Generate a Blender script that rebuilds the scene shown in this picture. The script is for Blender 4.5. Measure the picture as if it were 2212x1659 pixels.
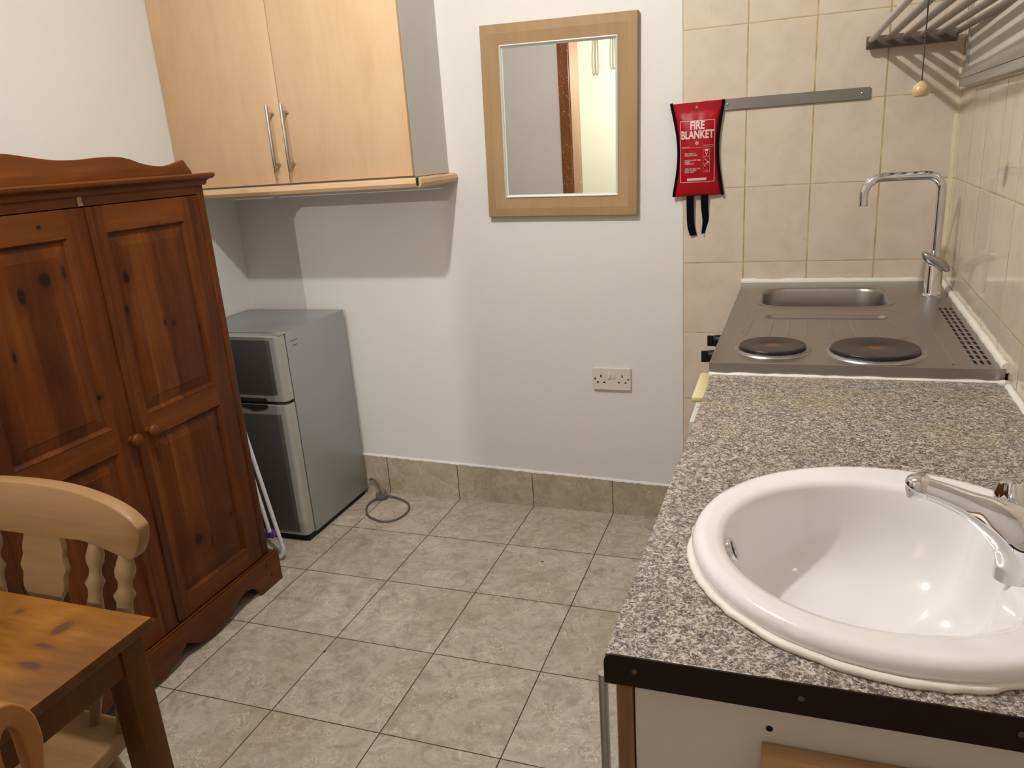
import bpy, bmesh, math, random
from mathutils import Vector, Matrix
random.seed(7)
for o in list(bpy.data.objects):
    bpy.data.objects.remove(o)
sc = bpy.context.scene
col = sc.collection

# ------------------------------------------------------------------ camera
F = 1644.177
cam_d = bpy.data.cameras.new('camera')
cam = bpy.data.objects.new('camera', cam_d)
col.objects.link(cam)
sc.camera = cam
cam_d.sensor_width = 36.0
cam_d.lens = F / 2212.0 * 36.0
cam_d.clip_start = 0.02
_p, _y, _r = 0.29801, -0.35463, -0.07054
_f = Vector((math.sin(_y)*math.cos(_p), math.cos(_y)*math.cos(_p), -math.sin(_p)))
_rt = Vector((math.cos(_y), -math.sin(_y), 0))
_up = _rt.cross(_f)
_R = math.cos(_r)*_rt + math.sin(_r)*_up
_U = -math.sin(_r)*_rt + math.cos(_r)*_up
cam.matrix_world = Matrix((( _R.x, _U.x, -_f.x, 0.33179), (_R.y, _U.y, -_f.y, -2.68574),
                           (_R.z, _U.z, -_f.z, 1.40011), (0, 0, 0, 1)))

# ------------------------------------------------------------------ world, lights, exposure
sc.view_settings.view_transform = 'Standard'
sc.view_settings.look = 'None'
sc.view_settings.gamma = 1.0
sc.view_settings.use_curve_mapping = False
sc.view_settings.exposure = 0.0
w = bpy.data.worlds.new('world'); sc.world = w; w.use_nodes = True
w.node_tree.nodes['Background'].inputs[0].default_value = (1.0, 0.96, 0.92, 1)
w.node_tree.nodes['Background'].inputs[1].default_value = 0.02

def point_light(name, loc, power, color, radius):
    d = bpy.data.lights.new(name, 'POINT'); d.energy = power; d.color = color; d.shadow_soft_size = radius
    o = bpy.data.objects.new(name, d); o.location = loc; col.objects.link(o)
    return o
L1 = (-0.57, -1.45, 2.56)
L2 = (-0.51, -3.50, 1.95)
point_light('ceiling_bulb_light', L1, 29, (1.0, 0.99, 0.965), 0.028)
_sd = bpy.data.lights.new('ceiling_spot_light', 'SPOT'); _sd.energy = 60; _sd.color = (1.0, 0.99, 0.965)
_sd.spot_size = math.radians(175); _sd.spot_blend = 1.0; _sd.shadow_soft_size = 0.028
_so = bpy.data.objects.new('ceiling_spot_light', _sd); _so.location = L1; col.objects.link(_so)
_so.rotation_euler = Vector((.80, .80, -2.0)).to_track_quat('-Z', 'Y').to_euler()
point_light('bathroom_bulb_light', L2, 78, (1.0, 0.99, 0.955), 0.008)

# ------------------------------------------------------------------ node helper
class G:
    def __init__(s, name):
        s.m = bpy.data.materials.new(name); s.m.use_nodes = True
        s.t = s.m.node_tree; s.b = s.t.nodes['Principled BSDF']
        s.out = s.t.nodes['Material Output']
        g = s.t.nodes.new('ShaderNodeNewGeometry'); s.pos = g.outputs['Position']; s.nrm = g.outputs['Normal']
    def n(s, typ, ins=None, **at):
        nd = s.t.nodes.new(typ)
        for k, v in at.items(): setattr(nd, k, v)
        for k, v in (ins or {}).items():
            if isinstance(v, bpy.types.NodeSocket): s.t.links.new(v, nd.inputs[k])
            else: nd.inputs[k].default_value = v
        return nd
    def mth(s, op, a, b=0.0, c=0.0):
        return s.n('ShaderNodeMath', {0: a, 1: b, 2: c}, operation=op).outputs[0]
    def vm(s, op, a, b=(0, 0, 0)):
        nd = s.n('ShaderNodeVectorMath', {0: a, 1: b}, operation=op)
        return nd.outputs['Value'] if op in ('LENGTH', 'DISTANCE', 'DOT_PRODUCT') else nd.outputs[0]
    def noise(s, v, scale=5., detail=3., rough=.5, dist=0.):
        return s.n('ShaderNodeTexNoise', {'Vector': v, 'Scale': scale, 'Detail': detail, 'Roughness': rough, 'Distortion': dist}).outputs['Fac']
    def ramp(s, f, stops, interp='LINEAR'):
        nd = s.n('ShaderNodeValToRGB', {0: f}); cr = nd.color_ramp; cr.interpolation = interp
        while len(cr.elements) > 1: cr.elements.remove(cr.elements[-1])
        for i, (p, c) in enumerate(stops):
            if isinstance(c, (int, float)): c = (c, c, c)
            e = cr.elements[0] if i == 0 else cr.elements.new(p)
            e.position = p; e.color = (c[0], c[1], c[2], 1)
        return nd.outputs[0]
    def mix(s, f, a, b):
        nd = s.t.nodes.new('ShaderNodeMix'); nd.data_type = 'RGBA'
        for i, v in ((0, f), (6, a), (7, b)):
            if isinstance(v, bpy.types.NodeSocket): s.t.links.new(v, nd.inputs[i])
            else: nd.inputs[i].default_value = (v if i == 0 else (v[0], v[1], v[2], 1))
        return nd.outputs[2]
    def sm(s, v, a, b):
        return s.n('ShaderNodeMapRange', {0: v, 1: a, 2: b, 3: 0., 4: 1.}, interpolation_type='SMOOTHSTEP').outputs[0]
    def bump(s, h, strength=.3, dist=.002):
        nd = s.n('ShaderNodeBump', {'Height': h, 'Strength': strength, 'Distance': dist})
        s.t.links.new(nd.outputs[0], s.b.inputs['Normal'])
    def set(s, **k):
        for a, v in k.items():
            a = {'base': 'Base Color', 'rough': 'Roughness', 'metal': 'Metallic', 'coat': 'Coat Weight', 'coatr': 'Coat Roughness',
                 'spec': 'Specular IOR Level', 'aniso': 'Anisotropic'}[a]
            if isinstance(v, bpy.types.NodeSocket): s.t.links.new(v, s.b.inputs[a])
            else: s.b.inputs[a].default_value = (v[0], v[1], v[2], 1) if isinstance(v, tuple) else v
        return s.m

def lin(r, g, b):
    f = lambda c: (c/255/12.92 if c/255 <= .04045 else ((c/255+.055)/1.055)**2.4)
    return (f(r), f(g), f(b))

def simple(name, c, rough=.5, metal=0., var=.05, vs=40., **k):
    g = G(name)
    f = g.noise(g.pos, vs, 4., .6)
    a = tuple(x*(1-var) for x in c); b = tuple(min(1, x*(1+var)) for x in c)
    return g.set(base=g.mix(f, a, b), rough=rough, metal=metal, **k)

def wood(name, dark, mid, light, grain='z', rough=.4, knots=(), scale=1., knotcol=None, coat=.0, boards=None, patch=.5, stretch=14., spec=.2):
    g = G(name)
    st = {'x': (1/stretch, 1, 1), 'y': (1, 1/stretch, 1), 'z': (1, 1, 1/stretch)}[grain]
    v = g.vm('MULTIPLY', g.pos, st)
    if boards:                                   # glued boards: each strip shifts the figure
        ax, wdt = boards
        sep = g.n('ShaderNodeSeparateXYZ', {0: g.pos}).outputs['xyz'.index(ax)]
        idx = g.mth('FLOOR', g.mth('DIVIDE', sep, wdt))
        wn = g.n('ShaderNodeTexWhiteNoise', {'W': idx}, noise_dimensions='1D')
        v = g.vm('ADD', v, g.vm('MULTIPLY', wn.outputs['Color'], (3., 3., 3.)))
        tone = wn.outputs['Value']
    n1 = g.noise(v, 16*scale, 5., .6, 1.2)
    n2 = g.noise(v, 120*scale, 3., .6)
    n3 = g.noise(g.pos, 5*scale, 2., .5)
    f = g.mth('ADD', g.mth('MULTIPLY', n1, .62), g.mth('MULTIPLY', n2, .22))
    f = g.mth('ADD', f, g.mth('MULTIPLY', n3, patch*.4))
    if boards: f = g.mth('ADD', f, g.mth('MULTIPLY', g.mth('SUBTRACT', tone, .5), .16))
    f = g.mth('SUBTRACT', f, patch*.2-.04)
    c = g.ramp(f, [(.28, dark), (.47, mid), (.68, light)])
    kc = knotcol or tuple(x*.22 for x in dark)
    for (cx, cy, cz, rx, ry, rz) in knots:
        d = g.vm('LENGTH', g.vm('DIVIDE', g.vm('SUBTRACT', g.pos, (cx, cy, cz)), (rx, ry, rz)))
        d = g.mth('ADD', d, g.mth('MULTIPLY', g.mth('SUBTRACT', n3, .5), .5))
        c = g.mix(g.mth('MULTIPLY', g.mth('SUBTRACT', 1., g.sm(d, .8, 2.6)), .45), c, dark)
        c = g.mix(g.mth('MULTIPLY', g.mth('SUBTRACT', 1., g.sm(d, .65, 1.05)), .9), c, kc)
    g.bump(n2, .12, .0006)
    return g.set(base=c, rough=rough, coat=coat, coatr=.25, spec=spec)

# ------------------------------------------------------------------ mesh helpers (vertices in world metres)
def finish(bm, name, smooth=None):
    bmesh.ops.remove_doubles(bm, verts=bm.verts, dist=1e-6)
    bmesh.ops.recalc_face_normals(bm, faces=bm.faces)
    me = bpy.data.meshes.new(name)
    if smooth is not None:
        for f in bm.faces: f.smooth = True
    bm.to_mesh(me); bm.free()
    if smooth is not None: me.set_sharp_from_angle(angle=math.radians(smooth))
    return me

def wloc(o):
    v = Vector((0, 0, 0))
    while o: v += o.location; o = o.parent
    return v

def obj(name, bm, m, parent=None, smooth=35, local=False, label=None):
    me = bm if isinstance(bm, bpy.types.Mesh) else finish(bm, name, smooth)
    if not me.materials:
        for mm in (m if isinstance(m, (list, tuple)) else [m]): me.materials.append(mm)
    o = bpy.data.objects.new(name, me); col.objects.link(o)
    if parent:
        o.parent = parent
        if not local: me.transform(Matrix.Translation(-wloc(parent)))
    elif not local:
        xs = [v.co for v in me.vertices]
        lo = Vector([min(v[i] for v in xs) for i in range(3)]); hi = Vector([max(v[i] for v in xs) for i in range(3)])
        c = Vector(((lo.x+hi.x)/2, (lo.y+hi.y)/2, lo.z)); me.transform(Matrix.Translation(-c)); o.location = c
    if label: o['label'] = label
    return o

def tag(o, label, cat, group=None):
    o['label'] = label; o['category'] = cat
    if group: o['group'] = group
    return o

def thing(name, loc, label, cat, group=None, rz=0):
    o = bpy.data.objects.new(name, None); col.objects.link(o); o.location = loc
    o.rotation_euler = (0, 0, rz); o.empty_display_size = .1
    return tag(o, label, cat, group)

def struct(name, bm, m, smooth=None):
    o = obj(name, bm, m, smooth=smooth, local=True); o['kind'] = 'structure'; return o

def B(): return bmesh.new()

def box(bm, x0, x1, y0, y1, z0, z1, bev=0., seg=2):
    r = bmesh.ops.create_cube(bm, size=1.)
    vs = r['verts']
    for v in vs:
        v.co = Vector((x0+(v.co.x+.5)*(x1-x0), y0+(v.co.y+.5)*(y1-y0), z0+(v.co.z+.5)*(z1-z0)))
    if bev > 0:
        es = {e for v in vs for e in v.link_edges}
        bmesh.ops.bevel(bm, geom=list(es), offset=bev, segments=seg, profile=.5, affect='EDGES')
    return bm

def loft(bm, rings, close=True, cap0=False, cap1=False, mi=0):
    R = [[bm.verts.new(p) for p in r] for r in rings]
    n = len(R[0])
    for a, b in zip(R[:-1], R[1:]):
        for i in range(n if close else n-1):
            j = (i+1) % n
            f = bm.faces.new((a[i], a[j], b[j], b[i])); f.material_index = mi
    if cap0: bm.faces.new(R[0][::-1]).material_index = mi
    if cap1: bm.faces.new(R[-1]).material_index = mi
    return R

def tube(bm, pts, r, seg=12, closed=False, caps=True, flat=None):
    pts = [Vector(p) for p in pts]; n = len(pts)
    rs = r if isinstance(r, (list, tuple)) else [r]*n
    T = []
    for i in range(n):
        a = pts[(i-1) % n] if (closed or i > 0) else pts[i]; b = pts[(i+1) % n] if (closed or i < n-1) else pts[i]
        T.append((b-a).normalized())
    up = Vector((0, 0, 1)) if abs(T[0].z) < .9 else Vector((0, 1, 0))
    u = T[0].cross(up).normalized(); rings = []
    for i in range(n):
        u = (u - T[i]*u.dot(T[i])).normalized(); v = T[i].cross(u)
        fu, fv = flat if flat else (1, 1)
        rings.append([pts[i] + rs[i]*(fu*math.cos(2*math.pi*k/seg)*u + fv*math.sin(2*math.pi*k/seg)*v) for k in range(seg)])
    if closed: rings.append(rings[0])
    loft(bm, rings, True, caps and not closed, caps and not closed)
    return bm

def lathe(bm, prof, org, axis=(0, 0, 1), seg=32, cap0=True, cap1=True):
    axis = Vector(axis).normalized(); q = Vector((0, 0, 1)).rotation_difference(axis); org = Vector(org)
    rings = [[org + q @ Vector((r*math.cos(2*math.pi*k/seg), r*math.sin(2*math.pi*k/seg), h)) for k in range(seg)] for r, h in prof]
    loft(bm, rings, True, cap0, cap1)
    return bm

def bez(p, n=12):                                # Catmull-Rom through points
    p = [Vector(q) for q in p]; P = [p[0]*2-p[1]] + p + [p[-1]*2-p[-2]]; out = []
    for i in range(1, len(P)-2):
        for k in range(n):
            t = k/n
            out.append(.5*((2*P[i]) + (P[i+1]-P[i-1])*t + (2*P[i-1]-5*P[i]+4*P[i+1]-P[i+2])*t*t + (3*P[i]-P[i-1]-3*P[i+1]+P[i+2])*t**3))
    out.append(p[-1]); return out

def plate(outline, holes=(), depth=.01, mtx=None, bevel=0.):
    """flat sheet with real holes: outline and holes are 2-D, thickness runs -depth/2..depth/2 along local z"""
    cu = bpy.data.curves.new('tmp', 'CURVE'); cu.dimensions = '2D'; cu.fill_mode = 'BOTH'
    cu.extrude = max(1e-5, depth/2-bevel); cu.bevel_depth = bevel; cu.bevel_resolution = 2; cu.offset = -bevel
    for loop in [outline]+list(holes):
        s = cu.splines.new('POLY'); s.points.add(len(loop)-1); s.use_cyclic_u = True
        for q, p in zip(s.points, loop): q.co = (p[0], p[1], 0, 1)
    o = bpy.data.objects.new('tmp', cu); col.objects.link(o)
    dg = bpy.context.evaluated_depsgraph_get(); dg.update()
    me = bpy.data.meshes.new_from_object(o.evaluated_get(dg))
    bpy.data.objects.remove(o); bpy.data.curves.remove(cu)
    bm = bmesh.new(); bm.from_mesh(me); bpy.data.meshes.remove(me)
    if mtx: bmesh.ops.transform(bm, matrix=mtx, verts=bm.verts)
    return bm

def rrect(cx, cy, wx, wy, r, n=8):
    out = []
    for sx, sy, a0 in ((1, 1, 0), (-1, 1, 90), (-1, -1, 180), (1, -1, 270)):
        for k in range(n+1):
            a = math.radians(a0+90*k/n)
            out.append((cx+sx*(wx/2-r)+r*math.cos(a), cy+sy*(wy/2-r)+r*math.sin(a)))
    return out

def text_mesh(body, size, mtx, depth=.0006, bold=.0, sx=1., align='CENTER'):
    cu = bpy.data.curves.new('tmp', 'FONT'); cu.body = body; cu.size = size; cu.align_x = align; cu.align_y = 'CENTER'
    cu.extrude = depth/2; cu.offset = bold; cu.resolution_u = 4
    o = bpy.data.objects.new('tmp', cu); col.objects.link(o)
    dg = bpy.context.evaluated_depsgraph_get(); dg.update()
    me = bpy.data.meshes.new_from_object(o.evaluated_get(dg))
    bpy.data.objects.remove(o); bpy.data.curves.remove(cu)
    bm = bmesh.new(); bm.from_mesh(me); bpy.data.meshes.remove(me)
    bmesh.ops.transform(bm, matrix=mtx @ Matrix.Diagonal((sx, 1, 1, 1)), verts=bm.verts)
    return bm

def join(*bms):
    out = bms[0]
    for b in bms[1:]:
        me = bpy.data.meshes.new('t'); b.to_mesh(me); b.free(); out.from_mesh(me); bpy.data.meshes.remove(me)
    return out

XZ = Matrix(((1, 0, 0, 0), (0, 0, -1, 0), (0, 1, 0, 0), (0, 0, 0, 1)))   # 2-D (x,y) -> (x, ., z), facing -y
YZ = Matrix(((0, 0, 1, 0), (1, 0, 0, 0), (0, 1, 0, 0), (0, 0, 0, 1)))    # 2-D (x,y) -> (., y, z), facing +x
def at(m, x=0, y=0, z=0): return Matrix.Translation((x, y, z)) @ m

# ------------------------------------------------------------------ materials
TS, TX0 = 0.32965, -0.27218                     # floor tile
WT, WH, WZ = 0.2, 0.24576, 0.98594              # wall tile

def m_plaster(name, c):
    g = G(name)
    n = g.noise(g.pos, 3., 3., .6); n2 = g.noise(g.pos, 60., 4., .6)
    g.bump(n2, .08, .001)
    return g.set(base=g.mix(n, tuple(x*.97 for x in c), c), rough=.62, spec=.3)
PL = m_plaster('white_plaster', (.775, .755, .72))
CEIL = m_plaster('white_ceiling', (.82, .80, .77))

def marble(g, v):
    n1 = g.noise(v, 11., 6., .66, 1.4); n2 = g.noise(v, 20., 5., .62, 2.6); n3 = g.noise(v, 3.2, 3., .5)
    c = g.ramp(n1, [(.30, lin(158, 146, 128)), (.5, lin(182, 171, 153)), (.7, lin(200, 190, 174))])
    c = g.mix(g.mth('MULTIPLY', g.sm(n3, .50, .70), .45), c, lin(164, 146, 120))
    n6 = g.noise(v, 15., 5., .7, 1.6); c = g.mix(g.mth('MULTIPLY', g.sm(n6, .50, .62), .5), c, lin(150, 135, 117))
    vein = g.mth('SUBTRACT', 1., g.sm(g.mth('ABSOLUTE', g.mth('SUBTRACT', n2, .5)), .0, .035))
    msk = g.sm(g.noise(v, 12., 3., .6), .47, .60)
    n5 = g.noise(v, 60., 4., .7, 1.); c = g.mix(g.mth('MULTIPLY', g.sm(n5, .52, .7), .35), c, lin(126, 112, 94)); c = g.mix(g.mth('MULTIPLY', g.sm(g.noise(v, 34., 3., .6, 1.), .56, .70), .35), c, lin(202, 193, 176))
    c = g.mix(g.mth('MULTIPLY', g.mth('MULTIPLY', vein, msk), .75), c, lin(222, 212, 194))
    return c, n2

def m_floor():
    g = G('marbled_floor_tile')
    sx = g.n('ShaderNodeSeparateXYZ', {0: g.pos})
    u = g.mth('DIVIDE', g.mth('SUBTRACT', sx.outputs[0], TX0), TS)
    v = g.mth('DIVIDE', g.mth('ADD', sx.outputs[1], 5*TS), TS)
    iu, iv = g.mth('FLOOR', u), g.mth('FLOOR', v)
    wn = g.n('ShaderNodeTexWhiteNoise', {0: g.n('ShaderNodeCombineXYZ', {0: iu, 1: iv}).outputs[0]}, noise_dimensions='2D')
    vv = g.vm('ADD', g.pos, g.vm('MULTIPLY', wn.outputs['Color'], (4., 4., 4.)))
    c, n2 = marble(g, vv)
    fu = g.mth('ABSOLUTE', g.mth('SUBTRACT', g.mth('FRACT', u), .5)); fv = g.mth('ABSOLUTE', g.mth('SUBTRACT', g.mth('FRACT', v), .5))
    d = g.mth('MAXIMUM', fu, fv)
    grout = g.sm(d, .4945, .4965)
    edge = g.sm(d, .488, .497)
    # a few dark specks lying on the tiles
    for (px, py) in ((-.44, -.42), (-.213, -1.52), (-.93, -1.06), (-.62, -1.52)):
        dd = g.vm('DISTANCE', g.pos, (px, py, 0)); c = g.mix(g.mth('SUBTRACT', 1., g.sm(dd, .0035, .0065)), c, (.03, .02, .015))
    c = g.mix(grout, c, lin(62, 50, 40))
    g.bump(g.mth('SUBTRACT', g.mth('MULTIPLY', n2, .05), edge), .5, .0015)
    r = g.mth('ADD', .26, g.mth('MULTIPLY', grout, .5)); r = g.mth('ADD', r, g.mth('MULTIPLY', g.noise(vv, 30., 3.), .12))
    return g.set(base=c, rough=r, spec=.45)
FLOOR = m_floor()

def m_skirt():
    g = G('marbled_skirting_tile')
    sx = g.n('ShaderNodeSeparateXYZ', {0: g.pos})
    u = g.mth('DIVIDE', g.mth('SUBTRACT', sx.outputs[0], TX0), TS); iu = g.mth('FLOOR', u)
    wn = g.n('ShaderNodeTexWhiteNoise', {'W': iu}, noise_dimensions='1D')
    vv = g.vm('ADD', g.vm('MULTIPLY', g.pos, (1, 1, 1)), g.vm('MULTIPLY', wn.outputs['Color'], (5., 5., 5.)))
    c, n2 = marble(g, vv)
    c = g.mix(.22, c, lin(186, 168, 132))
    d = g.mth('ABSOLUTE', g.mth('SUBTRACT', g.mth('FRACT', u), .5)); gr = g.sm(d, .4945, .4965)
    c = g.mix(gr, c, lin(70, 56, 42))
    g.bump(g.mth('MULTIPLY', g.sm(d, .49, .497), -1.), .5, .0015)
    return g.set(base=c, rough=.33)
SKIRT = m_skirt()

def m_walltile(name, axis, o_u, z0=WZ, rough=.22, spec=.5):
    g = G(name)
    sx = g.n('ShaderNodeSeparateXYZ', {0: g.pos})
    u = g.mth('DIVIDE', g.mth('SUBTRACT', sx.outputs['xy'.index(axis)], o_u), WT)
    v = g.mth('DIVIDE', g.mth('ADD', g.mth('SUBTRACT', sx.outputs[2], z0), 8*WH), WH)
    u2 = g.mth('FRACT', g.mth('ADD', u, 40.)); v2 = g.mth('FRACT', v)
    wn = g.n('ShaderNodeTexWhiteNoise', {0: g.n('ShaderNodeCombineXYZ', {0: g.mth('FLOOR', u), 1: g.mth('FLOOR', v)}).outputs[0]}, noise_dimensions='2D')
    vv = g.vm('ADD', g.pos, g.vm('MULTIPLY', wn.outputs['Color'], (4., 4., 4.)))
    n1 = g.noise(vv, 8., 4., .6, .6)
    c = g.ramp(n1, [(.3, (.60, .50, .39)), (.52, (.665, .565, .455)), (.75, (.70, .605, .50))])
    sp = g.sm(g.noise(vv, 26., 3., .6, 1.), .66, .78)
    c = g.mix(g.mth('MULTIPLY', sp, .30), c, lin(166, 150, 136))
    c = g.mix(g.mth('MULTIPLY', wn.outputs['Value'], .18), c, (.63, .52, .38))
    wob = g.mth('MULTIPLY', g.mth('SUBTRACT', g.noise(g.pos, 9., 2.), .5), .006)
    du = g.mth('ABSOLUTE', g.mth('SUBTRACT', u2, .5)); dv = g.mth('ABSOLUTE', g.mth('SUBTRACT', v2, .5))
    gu = g.sm(g.mth('ADD', du, wob), .4862, .4890); gv = g.sm(g.mth('ADD', dv, wob), .4930, .4950)
    gr = g.mth('MAXIMUM', gu, gv)
    gc = g.ramp(g.noise(g.pos, 14., 3.), [(.3, lin(158, 128, 84)), (.7, lin(205, 180, 138))])
    c = g.mix(gr, c, gc)
    e = g.mth('MAXIMUM', g.sm(du, .480, .494), g.sm(dv, .484, .496))
    h = g.mth('SUBTRACT', g.mth('MULTIPLY', n1, .25), e)
    g.bump(h, .35, .0012)
    return g.set(base=c, rough=g.mth('ADD', rough, g.mth('MULTIPLY', gr, .5)), spec=spec)
TILE_B = m_walltile('cream_wall_tile_back', 'x', 0.0)
TILE_R = m_walltile('cream_wall_tile_right', 'y', -0.07, rough=.08, spec=.6)

def m_top():
    g = G('speckled_granite_laminate')
    v = g.vm('MULTIPLY', g.pos, (1, 1, 1))
    n1 = g.noise(v, 150., 3., .65, 1.4); n2 = g.noise(v, 175., 2., .6, 1.6); n3 = g.noise(v, 105., 3., .6, 1.2); n4 = g.noise(v, 120., 2., .5, 1.)
    c = g.ramp(n1, [(.38, lin(84, 76, 68)), (.46, lin(136, 124, 110)), (.54, lin(172, 161, 146)), (.64, lin(210, 200, 186))])
    c = g.mix(g.mth('MULTIPLY', g.sm(n2, .55, .60), .92), c, lin(52, 46, 44))
    c = g.mix(g.mth('MULTIPLY', g.sm(n4, .60, .66), .7), c, lin(92, 96, 106))
    c = g.mix(g.mth('MULTIPLY', g.sm(n3, .57, .62), .75), c, lin(218, 208, 196))
    sx = g.n('ShaderNodeSeparateXYZ', {0: g.pos})
    st = g.mth('MULTIPLY', g.sm(g.noise(g.pos, 7., 3., .6), .46, .66), g.sm(sx.outputs[1], -1.6, -1.2))
    c = g.mix(g.mth('MULTIPLY', st, .28), c, lin(168, 148, 92))
    c = g.mix(.16, c, lin(84, 82, 84))
    return g.set(base=c, rough=.36, spec=.35)
TOP = m_top()

def m_steel(name, c, rough=.3, streak='x', str_=.1):
    g = G(name)
    st = {'x': (4, 300, 300), 'y': (300, 4, 300), 'z': (300, 300, 4)}[streak]
    n = g.noise(g.vm('MULTIPLY', g.pos, st), 1., 2., .6); s = g.noise(g.pos, 9., 4., .6)
    r = g.mth('ADD', rough-str_/2, g.mth('MULTIPLY', n, str_)); r = g.mth('ADD', r, g.mth('MULTIPLY', s, .14))
    return g.set(base=g.mix(s, tuple(x*.9 for x in c), c), metal=1., rough=r)
STEEL = m_steel('brushed_steel_sink', (.40, .385, .36), .25, 'x')
RAILM = m_steel('dull_steel_rail', (.27, .25, .225), .42, 'x')
CHROME = simple('chrome', (.74, .74, .745), .07, 1., .02)
HANDLE = m_steel('satin_nickel', (.50, .46, .41), .3, 'z')
DARKSTEEL = simple('worn_chrome', (.45, .44, .42), .2, 1., .05)
ALU = m_steel('aluminium_profile', (.62, .62, .60), .42, 'y')
SILIC = simple('white_sealant', (.80, .76, .68), .5, 0, .08, 25)
CERAM = simple('white_ceramic', (.82, .80, .79), .07, 0, .01, 3, spec=.55, coat=.4, coatr=.03)
BLACK = simple('black_plastic', (.006, .006, .007), .4, spec=.2)
BLACKF = simple('black_fabric', (.004, .004, .005), .9, spec=.08)
WHITEP = simple('white_plastic', (.74, .70, .63), .35, 0, .03)
SOCK = simple('cream_plastic', (.70, .66, .58), .35, 0, .02)
CREAMP = simple('yellowed_plastic', (.72, .60, .34), .4, 0, .08, 30)
GREYW = simple('grey_white_laminate', (.58, .555, .51), .4, 0, .03, 8)
CABSIDE = simple('pale_grey_laminate', (.56, .54, .50), .45, 0, .02, 6)
PANELW = simple('white_melamine', (.60, .55, .47), .45, 0, .03, 6)
BRSTRIP = simple('dark_brown_strip', (.011, .0036, .0012), .5, 0, .1, spec=.2)
FRG = simple('silver_painted_steel', (.33, .345, .35), .34, .35, .02, 6)
FRG_DOOR = simple('dark_silver_door', (.115, .105, .10), .42, .45, .05, spec=.4)
FRG_TRIM = simple('silver_door_trim', (.42, .41, .385), .35, .4, .02)
DARK = simple('dark_gap', (.012, .012, .012), .8)
WHITEM = simple('white_powder_coat', (.72, .70, .74), .35)
PURPLE = simple('purple_plastic', (.10, .05, .20), .4)
CABLE = simple('grey_cable', (.11, .10, .088), .5)
BRASS = simple('dull_brass_pin', (.45, .38, .22), .35, 1.)
RODM = simple('shaded_white_rod', (.185, .150, .120), .38, 0, .03)  # white rods seen from below, their shade painted into the colour
RODL = simple('lit_white_rod', (.42, .375, .35), .36, 0, .03)  # lighter copy of the rod colour for the first, lit rod
BRACK = simple('shaded_bracket', (.10, .078, .055), .5, 0, .05)  # shadow on the end bar is put into its dark colour
CORD = simple('brown_cord', (.06, .045, .035), .8)
KNOBW = simple('varnished_pale_wood', (.52, .37, .165), .35, 0, .1, 40, coat=.3)

BEECH = wood('beech_veneer', (.52, .335, .19), (.60, .40, .235), (.66, .455, .28), 'z', .36, scale=.33, patch=1.1, stretch=5)
BEECHX = wood('beech_moulding', (.54, .36, .20), (.63, .43, .25), (.70, .50, .31), 'x', .34, scale=.9)
BEECHY = wood('beech_moulding_return', (.52, .35, .20), (.60, .41, .24), (.67, .47, .29), 'y', .34, scale=.9)
MIRF = wood('tan_wood_frame', (.335, .215, .108), (.375, .245, .125), (.41, .27, .14), 'z', .5, scale=1.2, patch=.2)
K = [(-1.32, y, z, .03, a, b) for y, z, a, b in (
    (-1.106, 1.142, .013, .024), (-1.122, 1.058, .011, .022), (-1.004, .994, .007, .013), (-.973, .986, .010, .014),
    (-.893, .333, .011, .013), (-1.048, .325, .020, .022), (-.996, .290, .006, .024), (-.869, .944, .005, .017),
    (-1.345, 1.178, .022, .024), (-1.415, 1.150, .013, .027), (-1.288, 1.185, .009, .026), (-1.331, 1.30, .008, .006),
    (-1.271, .856, .010, .012), (-.872, .62, .006, .014), (-1.47, 1.02, .006, .02), (-1.54, .79, .006, .018), (-.80, .17, .008, .006), (-.80, .09, .009, .008),
    (-.78, .045, .007, .007), (-1.21, .035, .006, .006))]
PINE = wood('stained_pine_upright', (.046, .0100, .0012), (.088, .0215, .0024), (.160, .046, .0058), 'z', .42, K, .8, knotcol=(.010, .003, .002), coat=.0, boards=('y', .083), patch=.6)
PINEY = wood('stained_pine_along', (.072, .0175, .0020), (.116, .032, .0036), (.175, .053, .0072), 'y', .42, K, .8, knotcol=(.010, .003, .002), coat=.0, patch=.6)
KT = [(-.688, -1.980, .75, .015, .022, .03), (-.655, -2.062, .75, .026, .008, .03), (-.80, -1.962, .75, .008, .006, .03), (-.676, -2.022, .75, .022, .006, .03)]
TABW = wood('golden_pine_top', (.115, .038, .0042), (.205, .080, .0120), (.32, .148, .030), 'x', .30, KT, .8, knotcol=(.075, .030, .020), coat=.3, patch=.9, boards=('y', .09), stretch=7)
TABL = wood('golden_pine_shaded', (.066, .0205, .0014), (.100, .034, .0025), (.138, .049, .0042), 'z', .4, (), .9, patch=.4)  # darkened copy of the table pine, shade mixed into its colour
CHW = wood('pale_beech_chair', (.205, .112, .046), (.26, .148, .064), (.31, .185, .088), 'x', .38, (), .9, patch=.4)
CHWZ = wood('pale_beech_turned', (.21, .122, .058), (.265, .160, .080), (.31, .195, .105), 'z', .38, (), .9, patch=.4)
CH2 = wood('warm_orange_chair_wood', (.25, .105, .030), (.31, .135, .042), (.36, .165, .056), 'z', .38, (), .9, patch=.3)
DOORF = wood('brown_door_frame', (.17, .062, .022), (.24, .09, .032), (.30, .125, .05), 'z', .4, (), 1.2)
LINER = wood('light_door_lining', (.20, .095, .045), (.25, .125, .06), (.30, .16, .08), 'z', .4, (), 1.)
BOARD = wood('light_oak_board', (.38, .22, .10), (.44, .26, .125), (.50, .31, .16), 'x', .4, (), 1.)
EDGEW = wood('brown_door_edge', (.17, .075, .03), (.25, .12, .05), (.33, .17, .08), 'z', .4, (), 3., patch=.2)

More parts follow.
